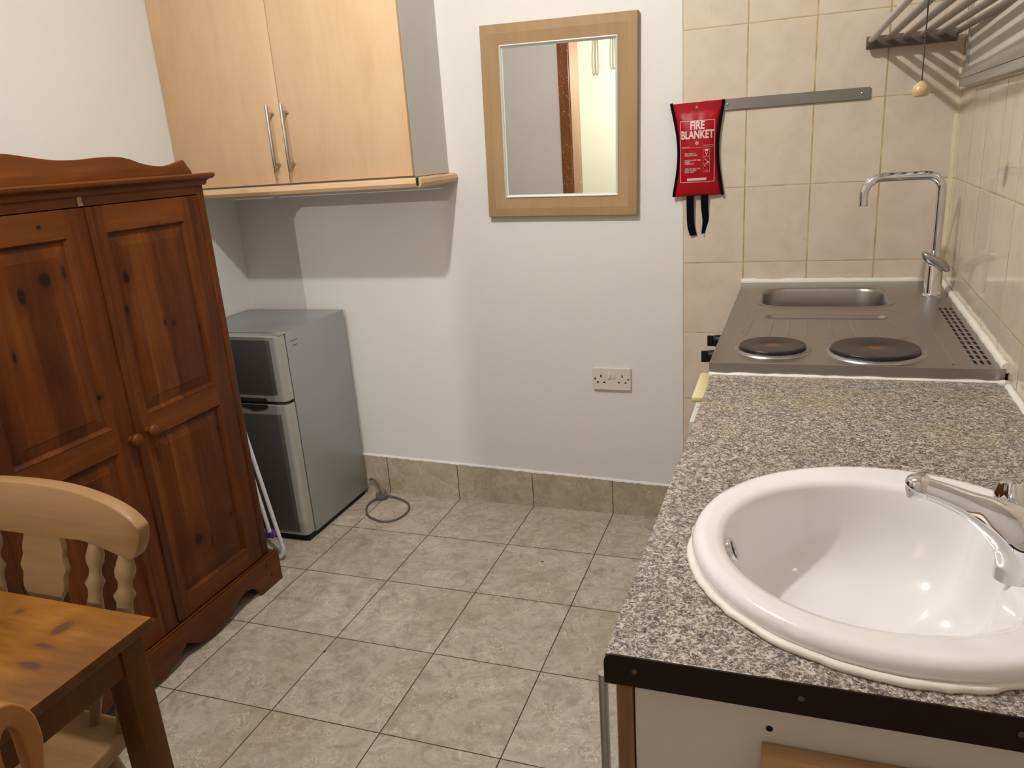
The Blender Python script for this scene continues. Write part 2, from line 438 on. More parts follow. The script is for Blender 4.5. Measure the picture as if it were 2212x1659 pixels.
# ------------------------------------------------------------------ the room
XL, YF, ZC = -1.83, -2.90, 2.66
def xr(y): return 0.800 + 0.040*y               # right wall leans in slightly toward the door end
bm = B(); box(bm, XL-.1, 1.0, -4.55, .1, -.1, 0); struct('floor', bm, FLOOR)
bm = B(); box(bm, XL-.1, 1.0, -4.55, .1, ZC, ZC+.1); struct('ceiling', bm, CEIL)
bm = B(); box(bm, XL-.1, 1.0, 0, .1, 0, ZC)
b2 = B(); box(b2, 0.0, .83, -.006, .01, 0, ZC, .0015, 1)
for f in b2.faces: f.material_index = 1
struct('wall_back', join(bm, b2), [PL, TILE_B])
bm = B(); box(bm, XL-.1, XL, -4.55, .0, 0, ZC); struct('wall_left', bm, PL)
bm = B(); loft(bm, [[(xr(y), y, 0), (xr(y)+.12, y, 0), (xr(y)+.12, y, ZC), (xr(y), y, ZC)] for y in (0., -2.9, -4.55)], True, True, True)
struct('wall_right', bm, TILE_R)
DX0, DX1, DZ = -1.135, -.545, 2.13
bm = B(); box(bm, XL, DX0-.012, YF-.25, YF, 0, ZC); box(bm, DX1+.012, .70, YF-.25, YF, 0, ZC); box(bm, DX0-.012, DX1+.012, YF-.25, YF, DZ+.012, ZC)
struct('wall_front', bm, PL)
WARM = simple('bathroom_white_tile', (.44, .43, .345), .4, 0, .02, 4)
bm = B(); box(bm, XL, .70, -4.55, -4.3, 0, ZC); struct('wall_bathroom', bm, WARM)
bm = B()
for a, b_ in ((DX0-.082, DX0-.006), (DX1+.006, DX1+.082)): box(bm, a, b_, YF, YF+.016, 0, DZ+.08, .004)
box(bm, DX0-.082, DX1+.082, YF, YF+.0155, DZ+.006, DZ+.08, .004)
df = struct('door_1', bm, DOORF)
bm = B(); box(bm, DX0-.012, DX0, YF-.25, YF+.001, 0, DZ); box(bm, DX1, DX1+.012, YF-.25, YF+.001, 0, DZ); box(bm, DX0-.012, DX1+.012, YF-.25, YF+.001, DZ, DZ+.012)
o = obj('door_lining', bm, LINER, local=True, smooth=None); o.parent = df
# splashes of white paint on the door frame, seen in the mirror
bm = B()
for i in range(110):
    z = random.uniform(1.0, 2.1); x = random.uniform(DX0-.078, DX0-.01); r = random.uniform(.001, .0035)
    bmesh.ops.create_icosphere(bm, subdivisions=1, radius=r, matrix=Matrix.Translation((x, YF+.0162, z)))
for i in range(45):
    z = random.uniform(1.0, 1.5); y = random.uniform(YF-.22, YF-.01); r = random.uniform(.001, .003)
    bmesh.ops.create_icosphere(bm, subdivisions=1, radius=r, matrix=Matrix.Translation((DX0+.0003, y, z)))
o = obj('paint_specks', bm, WHITEP, local=True); o.parent = df

# tiled skirting with a sloping, roughly painted top edge
def skz(x): return .1385 - .0275*(x+.08)
bm = B(); xs = [XL + i*(0.2-XL)/60 for i in range(61)]
loft(bm, [[(x, -.0005, 0), (x, -.008, 0), (x, -.008, skz(x)-.0015), (x, -.0065, skz(x)), (x, -.0005, skz(x))] for x in xs], True, True, True)
struct('baseboard_back', bm, SKIRT)
bm = B(); rings = []
for i in range(161):
    x = XL+.005 + i*(0.19-XL)/160; z = skz(x); a = random.uniform(.0, .0035); h = random.uniform(.004, .007)
    rings.append([(x, -.0006, z-.001), (x, -.0078-a*.6, z-.001-a), (x, -.0075, z+.001), (x, -.004, z+h*.6), (x, -.0006, z+h)])
loft(bm, rings, True, True, True)
struct('trim_1', bm, PL)                        # ragged paint line on the tiles

# ------------------------------------------------------------------ ceiling light (above the frame)
t = thing('ceiling_light', (L1[0], L1[1], ZC-.001), 'bare round bulb hanging from a white rose on the ceiling', 'ceiling light')
bm = B(); lathe(bm, [(.05, 0), (.05, -.012), (.03, -.028), (.018, -.034), (.018, -.05), (.0175, -.055)], (L1[0], L1[1], ZC-.001)); obj('ceiling_rose', bm, WHITEP, t)

# ------------------------------------------------------------------ wall cabinet
CX0, CX1, CY, CZ0, CZ1 = XL+.003, -.852, -.30, 1.335, 2.06
t = thing('wall_cabinet', ((CX0+CX1)/2, -.15, CZ0), 'beech veneer two-door wall cabinet in the corner above the fridge', 'cabinet')
bm = B(); box(bm, CX0, CX1, CY+.019, -.001, CZ0, CZ1, .001, 1); obj('cabinet_body', bm, CABSIDE, t, label='pale grey laminate carcass')
for a, b_, hx in ((CX0, -1.3385, -1.3685), (-1.3355, CX1, -1.309)):
    bm = B(); box(bm, a, b_, CY, CY+.018, CZ0+.004, CZ1, .0015)
    d = obj('door', bm, BEECH, t)
    z0, z1 = 1.378, 1.603
    bm = B(); tube(bm, [(hx, CY-.032, z0), (hx, CY-.032, z0+.002), (hx, CY-.032, z1-.002), (hx, CY-.032, z1)], [.0052, .006, .006, .0052], 16)
    for z in (z0+.028, z1-.028):
        lathe(bm, [(.0075, 0), (.0075, .002), (.0045, .006), (.0045, .030)], (hx, CY, z), (0, -1, 0), 14)
    h = obj('handle', bm, HANDLE, d, label='brushed metal bar handle')
bm = B(); loft(bm, [[Vector((x, CY+.012-a, CZ0-.002+b_)) for a, b_ in ((0, -.034), (.024, -.034), (.035, -.029), (.041, -.018), (.038, -.006), (.028, 0), (0, 0))] for x in (CX0, CX1+.022)], True, True, True)
obj('pelmet', bm, BEECHX, t)
bm = B(); loft(bm, [[Vector((CX1-.006+a, y, CZ0-.002+b_)) for a, b_ in ((0, -.034), (.024, -.034), (.035, -.029), (.041, -.018), (.038, -.006), (.028, 0), (0, 0))] for y in (CY-.010, -.001)], True, True, True)
obj('pelmet_return', bm, BEECHY, t)
bm = B(); box(bm, CX1+.0215, CX1+.0235, CY-.0262, CY+.0, CZ0-.0275, CZ0-.0022); obj('mitre_joint', bm, DARK, t)

# ------------------------------------------------------------------ mirror
MC = Vector((-.4175, 0, 1.484)); MW, MH = .545, .642
mt = thing('wall_mirror', (MC.x, -.001, MC.z-MH/2), 'rectangular mirror in a wide tan wooden frame on white wall', 'mirror')
def mring(ins, y, r=0.):
    hw, hh = MW/2-ins, MH/2-ins; a = math.radians(1.35)
    out = []
    for x, z in ((-hw, -hh), (hw, -hh), (hw, hh), (-hw, hh)):
        out.append((MC.x + x*math.cos(a)+z*math.sin(a), y, MC.z - x*math.sin(a)+z*math.cos(a)))
    return out
bm = B(); loft(bm, [mring(0, -.0012), mring(0, -.022), mring(.002, -.0245), mring(.030, -.0275), mring(.034, -.0265), mring(.066, -.019), mring(.068, -.016), mring(.068, -.0012)]); obj('frame', bm, MIRF, mt, smooth=20)
bm = B(); loft(bm, [mring(.0662, -.0150), mring(.0665, -.0215), mring(.069, -.0225), mring(.072, -.020), mring(.073, -.0135), mring(.0735, -.0130), mring(.076, -.0125), mring(.077, -.0105)]); obj('inner_lip', bm, simple('bright_silver_lip', (.78, .77, .74), .35, .5, .02), mt, smooth=20, label='thin silver inner lip')
bm = B(); loft(bm, [mring(.0665, -.0105), mring(.067, -.0112)], cap0=True, cap1=True)
MIRG = G('mirror_glass').set(base=(.93, .93, .92), metal=1., rough=.0)
obj('mirror_glass', bm, MIRG, mt, smooth=None)

# ------------------------------------------------------------------ twin socket
t = thing('wall_socket', (-.262, -.001, .515), 'white double power socket on the wall below the mirror', 'socket')
sm_ = at(XZ, -.262, -.0055, .5575)
bm = plate(rrect(0, 0, .144, .086, .004), (), .010, sm_, .002); obj('face_plate', bm, SOCK, t)
for s in (-1, 1):
    cx = -.262+s*.040
    bm = B(); box(bm, cx-.0024, cx+.0024, -.0112, -.0105, .5575+.007, .5575+.016); obj('pin_slot', bm, BLACK, t)
    for q in (-1, 1):
        bm = B(); box(bm, cx+q*.0125-.0036, cx+q*.0125+.0036, -.0112, -.0105, .5575-.0155, .5575-.0105); obj('pin_slot', bm, BLACK, t)
    bm = B(); lathe(bm, [(.0032, 0), (.0032, .0008)], (-.262+s*.0625, -.0104, .5575), (0, -1, 0), 12); obj('screw', bm, BLACK, t)
for s in (-1, 1):
    bm = B(); box(bm, -.262+s*.0085-.0055, -.262+s*.0085+.0055, -.0150 if s < 0 else -.0128, -.0100, .5575+.002, .5575+.025, .0012); obj('switch', bm, SOCK, t)

# ------------------------------------------------------------------ steel rail
t = thing('utensil_rail', (.345, -.007, 1.474), 'flat dull steel strip screwed to the cream tiles beside red pouch', 'rail')
bm = B(); box(bm, .07, .557, -.014, -.0075, 1.474, 1.508, .0012, 1); obj('strip', bm, RAILM, t)
for x in (.142, .535):
    bm = B(); lathe(bm, [(.0042, 0), (.0036, .0022), (.002, .003)], (x, -.014, 1.491), (0, -1, 0), 14); obj('screw', bm, DARKSTEEL, t)

# ------------------------------------------------------------------ fire blanket
RED = simple('red_vinyl', (.36, .003, .012), .42, 0, .06, 30, spec=.25)
PRINT = simple('faded_white_print', (.72, .50, .46), .5, 0, .12, 200)
t = thing('fire_blanket', (.047, -.02, 1.208), 'red FIRE BLANKET pouch with black edging hanging on the tile edge', 'fire blanket')
def fb_edges(z):                                # left, right edge of the pouch
    u = (1.506-z)/(1.506-1.212)
    w_ = math.sin(math.pi*min(1, max(0, u)))**1.1
    return -.034+.006*u+.020*w_, .129-.017*w_-.0*u
def fb_depth(u): return .008 + .022*(math.sin(math.pi*min(1, max(0, (u-.12)/.88)))**.6 if u > .12 else 0)
N = 40; front = []; back = []
for i in range(N+1):
    u = i/N; z = 1.506-u*.294; l, r = fb_edges(z); row = []
    for k in range(15):
        s = k/14; bul = (1-(2*s-1)**4)
        row.append((l+(r-l)*s, -.0085-.006-fb_depth(u)*bul + (.0015*math.sin(s*26+u*3) if .12 < u < .24 else 0), z + .002*(s-.5)))
    front.append(row); back.append([(p[0], -.0085, p[2]) for p in row[::-1]])
bm = B(); loft(bm, [f_+b_ for f_, b_ in zip(front, back)], True, True, True); obj('pouch', bm, RED, t, smooth=60)
for side in (0, 1):
    bm = B(); pts = []
    for i in range(N+1):
        z = 1.508-i/N*.297; e = fb_edges(z)[side]; pts.append((e+(-.001 if side == 0 else .001), -.0155, z))
    tube(bm, pts, .0048, 8, flat=(1., 1.3)); obj('edging', bm, BLACKF, t)
def yf(x, z):                                   # front surface depth at x,z
    u = (1.506-z)/.294; l, r = fb_edges(z); s = (x-l)/(r-l); return -.0085-.006-fb_depth(u)*(1-(2*s-1)**4)
def drape(bm, off=.0012):                       # lay flat artwork on the bulging pouch
    for v in bm.verts: v.co.y = yf(v.co.x, v.co.z)-off-(.0004 if v.co.y < 0 else 0)
    return bm
bm = text_mesh('FIRE', .034, at(XZ, .050, 0, 1.4335), .0006, .0013, .74); b2 = text_mesh('BLANKET', .034, at(XZ, .050, 0, 1.405), .0006, .0013, .72)
obj('lettering', drape(join(bm, b2)), PRINT, t)
bm = B()
def line(bm, x0, z0, x1, z1, w_=.0011, n=14):
    d = Vector((x1-x0, 0, z1-z0)); L = d.length; q = Vector((-d.z, 0, d.x)).normalized()*w_/2
    A = []; 
    for i in range(n+1):
        p = Vector((x0, 0, z0))+d*i/n; A.append([p+q, p-q])
    loft(bm, A, close=False)
xa, xb, za, zb = -.004, .104, 1.449, 1.257
for a in ((xa, za, xb, za), (xb, za, xb, zb), (xb, zb, xa, zb), (xa, zb, xa, za)): line(bm, *a, w_=.0018, n=24)
for k in range(10):                              # round emblem
    a = k*math.pi/5; line(bm, .050+.002*math.cos(a), 1.380+.002*math.sin(a), .050+.006*math.cos(a), 1.380+.006*math.sin(a), .0016, 2)
for a, b_, z in ((.000, .026, 1.369), (.070, .100, 1.372)): 
    x = a
    while x < b_: line(bm, x, z, x+.0022, z, .0013, 1); x += .0032
line(bm, .000, 1.3655, .102, 1.3665, .0006)
# three pictograms
for z in (1.349, 1.325, 1.300):
    for a in ((.070, z+.011, .090, z+.011), (.090, z+.011, .090, z-.011), (.090, z-.011, .070, z-.011), (.070, z-.011, .070, z+.011)): line(bm, *a, w_=.0005, n=4)
line(bm, .075, 1.357, .086, 1.357, .006, 3); line(bm, .077, 1.352, .0805, 1.341, .0014, 3); line(bm, .084, 1.352, .0805, 1.341, .0014, 3)
line(bm, .074, 1.331, .088, 1.317, .0016, 3); line(bm, .080, 1.317, .089, 1.321, .0022, 3); line(bm, .074, 1.309, .077, 1.307, .003, 2); line(bm, .074, 1.294, .086, 1.292, .0008, 3)
line(bm, .018, 1.2655, .080, 1.2665, .0085, 10)
obj('printed_marks', drape(bm), PRINT, t, smooth=None)
for i, (s_, z) in enumerate((('PULL TAPES TO', 1.3475), ('RELEASE BLANKET', 1.342), ('PLACE BLANKET OVER', 1.3265), ('FLAMES', 1.321), ('COMPLETELY', 1.3155), ('TURN OFF HEAT AND', 1.300), ('LEAVE COVERED', 1.2945), ('UNTIL COLD', 1.289))):
    b_ = text_mesh(s_, .0062, at(XZ, .0105, 0, z), .0005, .0001, .82, 'LEFT'); bm = b_ if i == 0 else join(bm, b_)
obj('small_print', drape(bm), PRINT, t, smooth=None)
bm = B(); lathe(bm, [(.0022, 0), (.0022, .002), (.0045, .002), (.005, .0008), (.005, 0)], (.047, yf(.047, 1.4905), 1.4905), (0, -1, 0), 18, True, False); obj('grommet', bm, DARKSTEEL, t)
def strap(p, w_, tw, name='pull_strap'):
    bm = B(); rings = []
    P = bez(p, 8); n = len(P)-1
    for i, q in enumerate(P):
        a = tw*i/n; dx, dy = math.cos(a)*w_/2, math.sin(a)*w_/2
        nx, ny = -math.sin(a)*.0009, math.cos(a)*.0009
        rings.append([(q.x-dx-nx, q.y-dy-ny, q.z), (q.x+dx-nx, q.y+dy-ny, q.z), (q.x+dx+nx, q.y+dy+ny, q.z), (q.x-dx+nx, q.y-dy+ny, q.z)])
    loft(bm, rings, True, True, True); obj(name, bm, BLACKF, t, smooth=40)
strap([(.026, -.020, 1.235), (.026, -.018, 1.17), (.028, -.015, 1.115), (.036, -.012, 1.080)], .024, .25)
strap([(.072, -.020, 1.235), (.073, -.018, 1.175), (.076, -.015, 1.13), (.069, -.013, 1.086)], .024, 1.15)

# ------------------------------------------------------------------ clothes rack above the sink, right wall
RX = [.547+i*.0445 for i in range(6)]; RZ = 1.634
t = thing('drying_rack', (.68, -.45, RZ-.02), 'slatted drying rack of white rods fixed high above the steel sink', 'drying rack')
bm = B(); bar = rrect(0, 0, .030, .036, .0145, 6)
loft(bm, [[(x, -.036+a, RZ-.006+b_) for a, b_ in bar] for x in (.536, .540, .772)], True, True, True)
obj('end_bar', bm, BRACK, t, label='end bar darkened with painted shade')
for x in RX:
    bm = B(); tube(bm, [(x, -.030, RZ), (x, -1.05, RZ)], .0084, 16); obj('rod', bm, RODL if x < .56 else RODM, t)
bm = B(); loft(bm, [[(x, -1.06+a, RZ-.006+b_) for a, b_ in bar] for x in (.536, .757)], True, True, True); obj('end_bar', bm, BRACK, t)
t = thing('light_pull', (.5805, -.85, 1.447), 'pale wooden acorn knob on a thin cord hanging by the rack', 'pull cord')
bm = B(); lathe(bm, [(.0105, 0), (.0145, .0015), (.0165, .007), (.0165, .013), (.013, .021), (.007, .027), (.003, .030)], (.5805, -.85, 1.447)); obj('knob', bm, KNOBW, t)
bm = B(); tube(bm, [(.5805, -.85, 1.475), (.5805, -.85, ZC-.001)], .0013, 8); obj('cord', bm, CORD, t)

# aluminium framed pane on the right wall
bm = B()
def wallbox(bm, y0, y1, z0, z1, d0, d1):
    loft(bm, [[(xr(y)-d1, y, z0), (xr(y)-d0, y, z0), (xr(y)-d0, y, z1), (xr(y)-d1, y, z1)] for y in (y0, y1)], True, True, True)
wallbox(bm, -.115, -1.60, 1.483, 1.502, .0, .022); wallbox(bm, -.115, -1.60, 1.5045, 1.529, .0, .018)
wallbox(bm, -.113, -.1165, 1.503, 2.3, .0, .010); wallbox(bm, -.124, -.127, 1.530, 2.3, .0, .010)
struct('window_1', bm, ALU)
bm = B(); wallbox(bm, -.129, -1.60, 1.530, 2.3, -.001, .004)
PANE = simple('cream_painted_pane', (.66, .61, .51), .45, 0, .04, 4)
o = obj('painted_pane', bm, PANE, local=True, smooth=None); o.parent = bpy.data.objects['window_1']
# yellowed sealant down the corner of the tiles
bm = B(); zz = [.93+i*.03 for i in range(22)]
loft(bm, [[(xr(0)-.010-random.uniform(0, .003), -.0061, z), (xr(0)-.003, -.0085-random.uniform(0, .002), z), (xr(-.012)-.0003, -.017-random.uniform(0, .003), z), (xr(0)+.002, -.004, z)] for z in zz], True, True, True)
struct('trim_2', bm, simple('yellowed_sealant', (.68, .58, .40), .5, 0, .15, 20))

# ------------------------------------------------------------------ steel sink with hob
SZ, SX0, SX1, SY0, SY1 = .917, .183, .762, -1.0, -.012
t = thing('sink_hob_unit', (.47, -.5, .89), 'stainless steel mini kitchen top with sink bowl and two hotplates', 'sink unit')
def srx(y): return xr(y)-.006
BOWL = rrect(.443, -.262, .352, .285, .075, 10)
GRV = rrect(.437, -.532, .298, .040, .0195, 8)
out = [(.201, SY1), (srx(SY1), SY1), (srx(SY0), SY0), (.182, SY0)]
slots = []
for c_ in range(3):
    for k in range(14):
        y0 = -.412-k*.0402; cx = .7285+c_*.0125+.036*(y0+.41)
        slots.append(rrect(cx, y0-.016, .0062, .0305, .0025, 3))
bm = plate(out, [BOWL, GRV]+slots, .0024, at(Matrix.Identity(4), 0, 0, SZ-.0012))
# rolled front and side skirt
box(bm, .182, srx(SY0), SY0-.0008, SY0+.0008, SZ-.030, SZ-.0004)
loft(bm, [[(.201, SY1, SZ), (.1995, SY1, SZ-.002), (.1995, SY1, SZ-.030), (.2015, SY1, SZ-.030)], [(.182, SY0, SZ), (.1805, SY0, SZ-.002), (.1805, SY0, SZ-.030), (.1825, SY0, SZ-.030)]], True, True, True)
obj('steel_top', bm, STEEL, t, smooth=25)
bm = B(); tube(bm, [(.1822, SY0, SZ), (srx(SY0), SY0, SZ)], .0014, 8); obj('front_edge', bm, STEEL, t)
def offs(loop, c, s, z): return [(c[0]+(x-c[0])*s, c[1]+(y-c[1])*s, z) for x, y in loop]
def shrink(cx, cy, wx, wy, r, d, z, n=10): return [(x, y, z) for x, y in rrect(cx, cy, wx-2*d, wy-2*d, max(.004, r-d), n)]
bm = B(); loft(bm, [shrink(.443, -.262, .352, .285, .075, d, SZ+z) for d, z in ((-.012, .0004), (-.006, .0014), (0, .0008), (.004, -.003), (.007, -.010), (.011, -.06), (.016, -.115), (.026, -.135), (.045, -.142), (.09, -.144))], True, False, True)
obj('sink_bowl', bm, STEEL, t, smooth=60)
bm = B(); lathe(bm, [(.034, 0), (.034, .002), (.028, .003), (.024, .0005), (.0, .0005)], (.443, -.262, SZ-.144), seg=24); obj('drain', bm, CHROME, t)
bm = B(); loft(bm, [shrink(.437, -.532, .298, .040, .0195, d, SZ+z, 8) for d, z in ((-.005, .0004), (-.002, .0012), (0, .0006), (.003, -.003), (.008, -.007), (.014, -.008))], True, False, True); obj('overflow_channel', bm, STEEL, t, smooth=60)
bm = B()                                         # pressed ridges of the drainer
for x in (.262, .312, .352, .392, .445, .495, .545, .59):
    pts = [(x, -.575, SZ-.001), (x+(x-.43)*.05, -.60, SZ+.0004), (x+(x-.43)*.10, -.74, SZ+.0004), (x+(x-.43)*.12, -.762, SZ-.001)]
    tube(bm, pts, [.002, .0045, .0045, .002], 10, flat=(1., .35))
loft(bm, [[Vector((x, y, SZ+zz)) for x, y in rrect(.435, -.605, w_, h_, .06, 8)] for w_, h_, zz in ((.405, .325, -.0002), (.400, .320, .0010), (.396, .316, .0011), (.391, .311, -.0002))])
loft(bm, [[(.679+dx, -.36, SZ+z_) , (.667+dx, -.97, SZ+z_)] for dx, z_ in ((-.003, -.0003), (-.001, .0010), (.001, .0010), (.003, -.0003))], close=False)
obj('drainer_ridges', bm, STEEL, t, smooth=60)
bm = B()
for lp in slots:
    loft(bm, [[(x, y, SZ-.0026) for x, y in lp], [(x, y, SZ-.006) for x, y in lp]], True, True, True)
box(bm, .69, .748, -.985, -.40, SZ-.0125, SZ-.0065); obj('vent_well', bm, BLACK, t)
HOBM = G('cast_iron_hotplate')
_d1 = HOBM.vm('DISTANCE', HOBM.pos, (.312, -.880, .93)); _d2 = HOBM.vm('DISTANCE', HOBM.pos, (.527, -.888, .93))
_d = HOBM.mth('MINIMUM', _d1, _d2); _n = HOBM.noise(HOBM.pos, 45., 4., .7, 1.)
_r = HOBM.mth('MULTIPLY', HOBM.mth('SUBTRACT', 1., HOBM.sm(HOBM.mth('ADD', _d, HOBM.mth('MULTIPLY', _n, .02)), .014, .036)), .75)
_rings = HOBM.mth('SINE', HOBM.mth('MULTIPLY', _d, 1300.)); HOBM.bump(_rings, .12, .0004)
HOB = HOBM.set(base=HOBM.mix(_r, HOBM.mix(_n, (.014, .011, .009), (.03, .024, .019)), (.22, .085, .03)), rough=.36, metal=.2)
for cx, cy, r in ((.312, -.880, .074), (.527, -.888, .092)):
    bm = B(); lathe(bm, [(r+.012, -.0005), (r+.010, .003), (r+.004, .0055), (r+.001, .0060), (r-.001, .004)], (cx, cy, SZ), seg=64, cap0=True, cap1=True); obj('hotplate_ring', bm, STEEL, t, smooth=60, label='bright steel trim ring')
    bm = B(); lathe(bm, [(r-.002, .003), (r-.001, .010), (r-.002, .0125), (r-.005, .0132), (r-.010, .0128), (.022, .0126), (.019, .0112), (.0, .0112)], (cx, cy, SZ), seg=64); obj('hotplate', bm, HOB, t, smooth=60, label='black cast iron hotplate with rusty centre')
bm = B()                                         # sealant along the back, side and front of the steel
def bead(bm, pts, w_, h_):
    P = []
    for a, b_ in zip(pts[:-1], pts[1:]):
        n = max(2, int((Vector(b_)-Vector(a)).length/.02))
        P += [Vector(a).lerp(Vector(b_), k/n) for k in range(n)]
    P.append(Vector(pts[-1]))
    tube(bm, P, [w_*random.uniform(.85, 1.15) for _ in P], 10, flat=(1, h_/w_))
bead(bm, [(.196, -.010, SZ+.003), (srx(0)-.002, -.010, SZ+.003)], .0085, .010)
bead(bm, [(srx(0)+.001, -.012, SZ+.003), (srx(-1)+.001, -1.0, SZ+.003)], .0085, .010)
bead(bm, [(.181, -.012-1+.009, SZ-.0305), (srx(-1)-.01, -1.003, SZ-.0305), (srx(-1.03), -1.03, SZ-.020)], .0065, .008)
obj('sealant', bm, SILIC, t, smooth=60)
bm = B(); box(bm, .205, .745, -.98, -.02, .10, SZ-.145-.008, .002); box(bm, .205, .745, -.98, -.79, .62, SZ-.033); box(bm, .196, .206, -.995, -.015, .08, SZ-.031, .001, 1)
obj('kitchenette_body', bm, GREYW, t)
for y in (-.715, -.865):
    bm = B(); lathe(bm, [(.0165, 0), (.0165, .010), (.015, .028), (.0135, .030)], (.196, y, .893), (-1, 0, 0), 20); box(bm, .150, .168, y-.004, y+.004, .879, .9065, .001); obj('control_knob', bm, BLACK, t)

bm = B(); box(bm, .150, .176, -1.075, -.885, .845, .858, .004); box(bm, .172, .20, -1.07, -.90, .82, .856, .002)
obj('grip_rail', bm, CREAMP, t, label='yellowed cream plastic grip at the far end')
bm = B(); box(bm, .160, .177, -1.20, -1.076, .60, .848, .003); lathe(bm, [(.004, 0), (.0045, .001)], (.168, -1.11, .8482), (0, 0, 1), 10); obj('grip_panel', bm, GREYW, t)

# tall swivel tap
t = thing('swan_neck_tap', (.735, -.245, SZ), 'tall chrome swan-neck mixer tap beside the steel sink bowl', 'tap')
TX, TY = .735, -.245
bm = B(); lathe(bm, [(.028, 0), (.028, .003), (.0235, .006), (.0225, .010), (.0225, .088), (.021, .093), (.014, .097)], (TX, TY, SZ), seg=32); obj('body', bm, CHROME, t, smooth=50)
pts = [Vector((TX, TY, SZ+.085))]
pts += [Vector((TX, TY, z)) for z in (SZ+.12, SZ+.2, 1.215)]
for k in range(1, 9):
    a = math.pi/2*k/8; pts.append(Vector((TX-.040*(1-math.cos(a)), TY, 1.215+.040*math.sin(a))))
pts += [Vector((.65, TY, 1.255)), Vector((.585, TY, 1.255))]
for k in range(1, 9):
    a = math.pi/2*k/8; pts.append(Vector((.585-.047*math.sin(a), TY, 1.208+.047*math.cos(a))))
pts.append(Vector((.538, TY, 1.180)))
bm = B(); tube(bm, pts, .0125, 20); obj('spout', bm, CHROME, t, smooth=60)
bm = B(); lathe(bm, [(.0128, 0), (.0128, .001), (.0105, .001), (.0105, -.01)], (.538, TY, 1.1795), (0, 0, -1), 20, False, True); obj('aerator', bm, DARKSTEEL, t)
bm = B(); ax = Vector((-.70, -.12, .52)).normalized()   # two lobed lever handle across the body
q = Matrix.Rotation(math.radians(-31), 4, 'Y')
sh = [(.041*math.cos(a), .021*math.sin(a)*(1.05+.22*math.cos(2*a)-.12)) for a in [2*math.pi*k/40 for k in range(40)]]
loft(bm, [[Vector((TX, TY-.012, SZ+.100)) + Vector((x*math.cos(.50)*s, h, 0)) + Vector((0, 0, -x*math.sin(.50)*s + z*s)) for x, z in sh] for s, h in ((.80, .014), (1, .010), (1.0, -.012), (.85, -.018), (.45, -.021))], True, True, True)
obj('lever', bm, simple('satin_chrome', (.42, .41, .39), .28, 1.), t, smooth=50)

# ------------------------------------------------------------------ worktop
WZT = .891; WY0, WY1 = -2.023, -1.003
def wx0(y): return .187+.018*(y+1.0)            # front edge of worktop
wo = [(wx0(WY1), WY1), (xr(WY1)-.002, WY1), (xr(WY0)-.002, WY0), (wx0(WY0), WY0)]
BC, BR = Vector((.465, -1.765)), .228
hole = [(BC.x+.205*math.cos(2*math.pi*k/64), BC.y+.205*math.sin(2*math.pi*k/64)) for k in range(64)]
t = thing('worktop', (.45, -1.51, WZT-.038), 'speckled grey granite-look worktop with round washbasin set in it', 'worktop')
bm = plate(wo, [hole], .038, at(Matrix.Identity(4), 0, 0, WZT-.019), .002); obj('slab', bm, TOP, t)
st = [(-.001, -.037), (.58, -.037), (.58, -.001)]
prof = [(0, -.036), (.57, -.036), (.57, .0), (.0105, .0)] + [(.0105-.0105*math.sin(a), -.0105+.0105*math.cos(a)) for a in [math.pi/2*k/8 for k in range(1, 9)]]
bm = plate(prof, (), .0026, at(XZ, wx0(WY0)-.001, WY0-.0016, WZT+.0008), .0004); obj('end_strip', bm, BRSTRIP, t, label='dark brown metal end strip')
for x in (.200, .362, .545):
    bm = B(); lathe(bm, [(.0032, 0), (.0028, .0008), (.0012, .001)], (x, WY0-.0029, WZT-.016), (0, -1, 0), 14); obj('screw', bm, simple('dark_screw', (.12, .09, .07), .4, .8), t)
bm = B(); bead(bm, [(xr(-1.04)-.006, -1.04, WZT+.002), (xr(-2.02)-.006, -2.018, WZT+.002)], .007, .006); obj('sealant', bm, SILIC, t, smooth=60)

# ------------------------------------------------------------------ base unit under the worktop
t = thing('base_unit', (.45, -1.5, 0), 'white base cupboard under the granite-look worktop', 'cupboard')
bm = B(); box(bm, .197, .700, -2.012, -1.995, .10, WZT-.039, .0008, 1); obj('end_panel', bm, PANELW, t)
bm = B(); lathe(bm, [(.0035, 0), (.0035, .0006)], (.334, -2.0121, .822), (0, -1, 0), 12); obj('screw_hole', bm, BLACK, t)
bm = B(); box(bm, .205, .700, -1.994, -1.20, .10, .14); box(bm, .225, .70, -1.99, -1.20, .0, .10); box(bm, .205, .70, -1.22, -1.20, .10, WZT-.039); obj('carcass', bm, GREYW, t)
for a, b_ in ((-2.014, -1.545), (-1.541, -1.203)):
    bm = B(); box(bm, .178, .1955, a, b_, .11, WZT-.041, .0008, 1); d = obj('door', bm, [EDGEW], t, label='cupboard door with brown edges')
    bm = B(); box(bm, .1770, .1781, a+.001, b_-.001, .111, WZT-.042); obj('door_face', bm, GREYW, d, smooth=None)
    if a < -2:
        bm = B(); hy = -2.004; tube(bm, [(.1610, hy, .16), (.1610, hy, .850)], .0055, 14)
        for z in (.20, .842): lathe(bm, [(.004, 0), (.004, .018)], (.178, hy, z), (-1, 0, 0), 12)
        obj('handle', bm, DARKSTEEL, d, label='long grey metal bar handle')
bm = B(); box(bm, .327, .66, -2.034, -2.0132, .60, .806, .002)
tag(obj('wooden_board', bm, BOARD), 'light brown wooden board fixed low on the white end panel', 'board')

